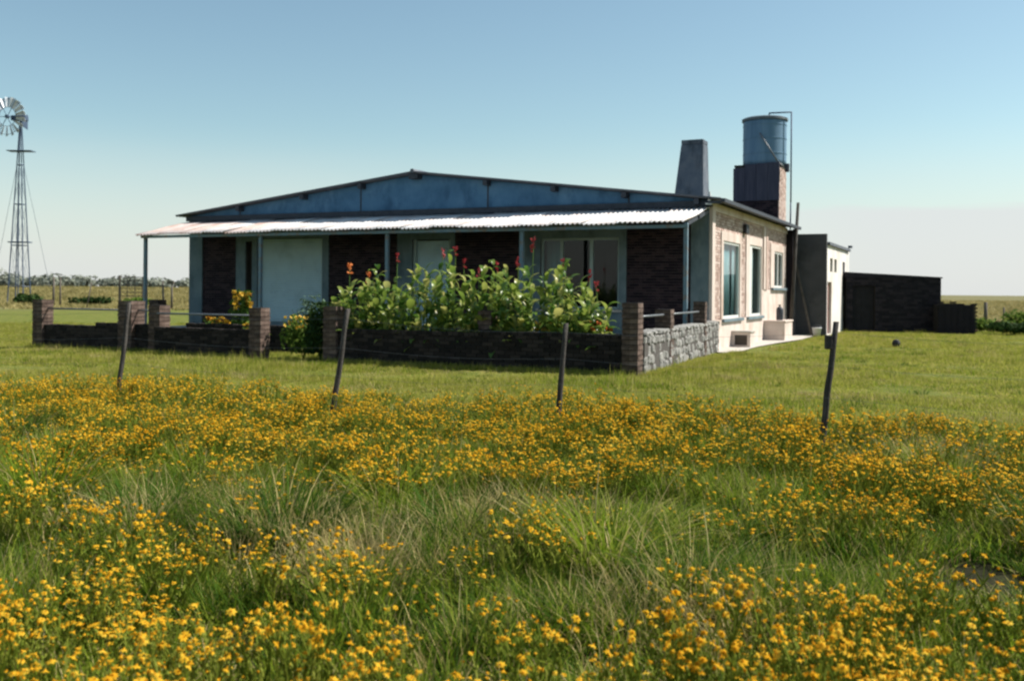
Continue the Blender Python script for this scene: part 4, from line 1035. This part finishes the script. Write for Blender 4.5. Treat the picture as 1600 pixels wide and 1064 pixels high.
c_lawn = variants('lawn_tuft', [tuft(330 + s, (M['blade'], M['dark_blade'], M['lawn_blade'])[s], 30, .13, .06, .17, .011, .5, 1.7, 3, .15) for s in range(3)] + [tuft(260 + s, M['lawn_blade'], 30, .19, .03, .09, .010, .4, 1.8, 2, .12) for s in range(5)] + [tuft(350 + s, M['dry_blade'] if s == 0 else M['blade'], 26, .17, .03, .085, .010, .4, 1.8, 2, .2) for s in range(2)])
c_gold = variants('gold_tuft', [tuft(290 + s, M['gold_blade'], 30, .55, .35, .9, .05, .2, 1.0, 2, .25) for s in range(5)])

# where the meadow has no bloom: world ellipses x, y, rx, ry
BARE = [(-2.8, 6.9, 1.5, .75), (-2.0, 6.25, 1.2, .65), (-1.2, 6.0, 1.1, .7), (-.3, 6.4, 1.2, .65), (-.5, 5.6, .8, .45), (.6, 5.7, .9, .6), (1.5, 5.5, .9, .45), (.7, 5.0, .7, .35), (1.6, 5.1, .6, .3), (-2.5, 7.95, .6, .35), (-5.0, 9.9, .5, .45), (2.75, 5.5, .55, .45), (3.7, 8.8, .75, .45), (-4.6, 7.4, 1.2, .9), (.3, 8.4, .7, .4), (1.8, 7.3, .6, .3), (-1.15, 4.4, .35, .25), (-.35, 4.5, .3, .25), (.9, 6.6, .8, .35)]
def bare(x, y):
    b = 0
    for (ex, ey, a, c) in BARE: b = max(b, math.exp(-1.15 * (((x - ex) / a) ** 2 + ((y - ey + .15) / (c * 1.25)) ** 2) ** 1.5))
    return b
HOLE = [(-1.12, 4.40, .18, .34), (-.37, 4.6, .22, .36), (1.5, 5.65, .60, .32), (2.72, 5.4, .45, .60), (-4.95, 10.0, .45, .45), (-2.55, 6.7, .45, .25), (.03, 4.05, .26, .16), (3.4, 9.1, .55, .35), (-2.5, 8.1, .3, .3), (-.2, 7.1, .3, .2), (3.0, 7.2, .35, .25), (-.75, 5.7, .25, .2), (.62, 6.2, .3, .2), (.35, 4.25, .2, .15), (2.1, 4.1, .2, .2)]
def hole(x, y): return any(((x - ex) / a) ** 2 + ((y - ey) / c) ** 2 < 1 + .35 * math.sin(9 * x + 7 * y) for ex, ey, a, c in HOLE)
def vnoise(x, y): return (math.sin(x * 1.7 + 1.3 * math.sin(y * .9)) + math.sin(y * 2.3 + 1.1 * math.sin(x * 1.3 + 2)) + .7 * math.sin(x * 4.1 + y * 3.3)) / 2.7
def bound(x): return 12.9 - .33 * x + .5 * math.sin(x * 1.1) + .3 * math.sin(x * 2.7 + 1)
rf = random.Random(77)
fl, gr, dr_ = [], [], []
def inview(x, y, mrg=.6): return abs(x) < .53 * y + mrg
for _ in range(60000):
    y = 1.9 + 15.5 * rf.random() ** .8; x = rf.uniform(-1, 1) * (.53 * y + .8)
    if y > bound(x) + .9 or hole(x, y): continue
    ed = (bound(x) - y) / 1.6
    if ed < 1.3 and rf.random() > max(.05, ed * .6 + .22): continue
    den = max(.08, .72 + .75 * vnoise(x * 1.25, y * 1.1) + .35 * vnoise(x * 3.1 + 4, y * 2.7)) * (1 - .97 * bare(x, y))
    if rf.random() < den * (.080 if y < 5.0 else .112): fl.append((x, y, 0, rf.uniform(0, 6.28), rf.uniform(.8, 1.15), rf.uniform(.42, .98) * (.95 + .28 * vnoise(x * 2.2 + 3, y * 1.7)) * (1 - .25 * max(0, 1 - ed)), rf.randrange(8)))
    elif rf.random() < .26 + .3 * bare(x, y):
        b = bare(x, y)
        row = (x, y, 0, rf.uniform(0, 6.28), rf.uniform(.8, 1.25), rf.uniform(.45, .95) * (.8 + .55 * vnoise(x * 1.9 + 5, y * 1.9)) * (.55 if ed < .3 else 1), rf.randrange(5) if rf.random() > .35 + .25 * b else rf.randrange(5, 8))
        (dr_ if rf.random() < .07 else gr).append(row[:6] + ((rf.randrange(4),) if False else (row[6],)))
dr_ = [r_[:6] + (rf.randrange(4),) for r_ in dr_]
for (ex, ey, s_) in ((-2.45, 6.2, .28), (-1.9, 6.6, .2), (-.75, 5.25, .22), (-4.4, 7.9, .3), (-.02, 6.0, .3), (-1.2, 5.8, .3), (3.65, 8.75, .4), (-5.0, 8.6, .3), (.8, 4.5, .25), (0.0, 6.5, .25)):
    for _ in range(26): dr_.append((ex + rf.gauss(0, s_), ey + rf.gauss(0, s_ * .7), 0, rf.uniform(0, 6.28), rf.uniform(.9, 1.5), rf.uniform(.7, 1.2), rf.randrange(4)))
# the nearest blooming plants stand as objects of their own
fl.sort(key=lambda r_: (r_[1] if inview(r_[0], r_[1] - .2, .0) and r_[1] > 2.75 else 1000 + r_[1]))
near, rest = fl[:300], fl[300:]
for (x, y, z, rz, s_, zs, vi) in near:
    o = link('wildflower', BPa[vi]); o.location = (x, y, z); o.rotation_euler = (0, 0, rz); o.scale = (s_, s_, zs)
    tag(o, 'orange yellow wildflower plant in the near edge of the meadow', 'wildflower', 'wildflowers nearest in the meadow')
    b = link('blossom', BPb[vi], o)
scatter('wildflower_meadow', c_flower, rest, 'dense orange yellow wildflowers filling the meadow before the fence', 'wildflowers')
scatter('meadow_grass', c_grass, gr, 'long green grass growing among the meadow flowers', 'grass')
scatter('dry_grass', c_dry, dr_, 'patches of dry tan grass in the meadow', 'dry grass')
# big tussocks in the green hollow
TM = [tuft(400 + s, M['dark_blade'] if s % 2 else M['blade'], 420, .24, .35, .78, .010, .4, 2.1, 5, .16) for s in range(4)]
TUS = [(-3.3, 7.0, 1.0, 'tall dark grass tussock at the left edge of the green hollow'), (-2.3, 6.3, .85, 'dark grass tussock beside dry tan blades at lower left'), (-2.45, 8.0, .75, 'round dark tussock standing among flowers left of centre'),
       (-1.35, 6.0, .95, 'wide olive tussock left of centre in the hollow'), (-.75, 6.7, .85, 'dark tussock behind the olive one left of centre'), (-.3, 6.2, .8, 'dark green tussock at the centre of the meadow'),
       (.55, 5.6, 1.0, 'tall arching tussock right of centre'), (.95, 5.1, .8, 'lower arching tussock before the tall one right of centre'), (1.35, 4.95, .62, 'bright green tussock in the right hollow'),
       (3.45, 6.3, .8, 'dark tussock at the right edge of the meadow'), (3.6, 8.7, .7, 'tussock by the dry patch near the right fence post'), (-5.0, 9.9, .9, 'dark tussock at the far left of the flowers')]
for i, (x, y, s_, lb) in enumerate(TUS):
    o = link('grass_tussock', TM[i % 4]); o.location = (x, y, 0); o.scale = (s_ * 1.25, s_ * 1.25, s_ * .85); o.rotation_euler = (0, 0, i * 1.1); tag(o, lb, 'tussock')
# lawn
lw = []
for _ in range(52000):
    y = 10.5 + 34 * rf.random() ** 1.25; x = rf.uniform(-1, 1) * (.53 * y + 1)
    if y < bound(x) - .8: continue
    q = Vector((x, y, 0)) - C; a, b = q.dot(sx), q.dot(sy)
    if -18.5 < a < .6 and -2.6 < b < 12: continue
    if .05 < a < 1.3 and -.4 < b < 12: continue
    if 1.45 - 3 < a < 1.45 and b > 12.2: continue
    f = 1.0 + .9 * vnoise(x * .35, y * .8 + 3)
    if rf.random() < .25 * (1 - f): continue
    lw.append((x, y, gz(x, y), rf.uniform(0, 6.28), rf.uniform(.8, 1.5), max(.3, f * rf.uniform(.5, 1.2) * (2.4 if rf.random() < .03 else 1)), (8 if vnoise(x * .5 + 2, y * .9) + rf.gauss(0, .4) > .95 else 9 if vnoise(x * .6 + 7, y * 1.1 + 4) + rf.gauss(0, .35) > .55 else 3 + rf.randrange(5))))
    if vnoise(x * 1.3 + 9, y * 2.1) + .35 * vnoise(x * 5, y * 7) + rf.gauss(0, .35) > .62 and rf.random() < .16: lw.append((x + .05, y, gz(x, y), rf.uniform(0, 6.28), rf.uniform(.8, 1.5), rf.uniform(.45, 1.0), rf.choice((0, 1, 1, 2))))
for a0, a1, b0 in ((-15.9, -11.3, WY + .3), (-11.3, -8.2, WY - .14), (-6.2, .8, WY - .06)):   # longer grass against the foot of the walls
    for _ in range(int((a1 - a0) * 40)):
        w_ = LW(rf.uniform(a0, a1), b0 - abs(rf.gauss(0, .10))); lw.append((w_.x, w_.y, 0, rf.uniform(0, 6.28), 1.0, rf.uniform(1.0, 2.2), 3 + rf.randrange(5)))
for _ in range(300):
    w_ = LW(.95 + abs(rf.gauss(0, .12)), rf.uniform(-8.7, -.6)); lw.append((w_.x, w_.y, 0, rf.uniform(0, 6.28), 1.0, rf.uniform(.8, 2.0), 3 + rf.randrange(5)))
scatter('lawn_grass', c_lawn, lw, 'short mown grass of the lawn round the house', 'lawn grass')
gd = []
for _ in range(5200):
    if rf.random() < .62: y = 72 + 230 * rf.random() ** 1.15; x = rf.uniform(-.56, -.12) * y
    else: y = 62 + 200 * rf.random() ** 1.5; x = rf.uniform(.36, .58) * y
    s_ = rf.uniform(1.0, 2.0) * (1 + y / 200); gd.append((x, y, rise(x, y) - .02, rf.uniform(0, 6.28), s_, rf.uniform(.3, .9) * (1.0 if x < 0 else .7) * min(1, .35 + max(0, y - 70) / 60), rf.randrange(5)))
scatter('field_grass', c_gold, gd, 'golden tall grass of the far field', 'field grass')
# far wood on the left horizon: one uneven mass of leaf clumps
mb = MB(); rt = random.Random(5)
for k in range(150):
    x = -300 + 235 * k / 149 + rt.uniform(-3, 3); y = rt.uniform(330, 380); hh = rt.uniform(2.2, 3.8) * (1.35 if x < -150 else 1.1) * (1.5 if rt.random() < .12 else 1)
    for q in range(110):
        d = Vector((rt.gauss(0, 1), rt.gauss(0, 1), rt.gauss(0, 1))).normalized() * rt.random() ** .4
        c_ = Vector((x + d.x * hh * 1.1, y + d.y * hh, rise(x, y) + max(.1, hh * .5 + d.z * hh * .55))); l = rt.uniform(.35, .8)
        n = (d + Vector((rt.uniform(-.5, .5), rt.uniform(-.5, .5), rt.uniform(0, .8)))).normalized(); u = n.orthogonal().normalized(); v = n.cross(u)
        mb.add([c_ - u * l, c_ - v * l, c_ + u * l, c_ + v * l], [(0, 1, 2, 3)], 0, rt.random())
tag(mb.build('distant_trees', M['far_leaf']), 'pale line of trees along the left horizon', 'trees', kind='stuff')
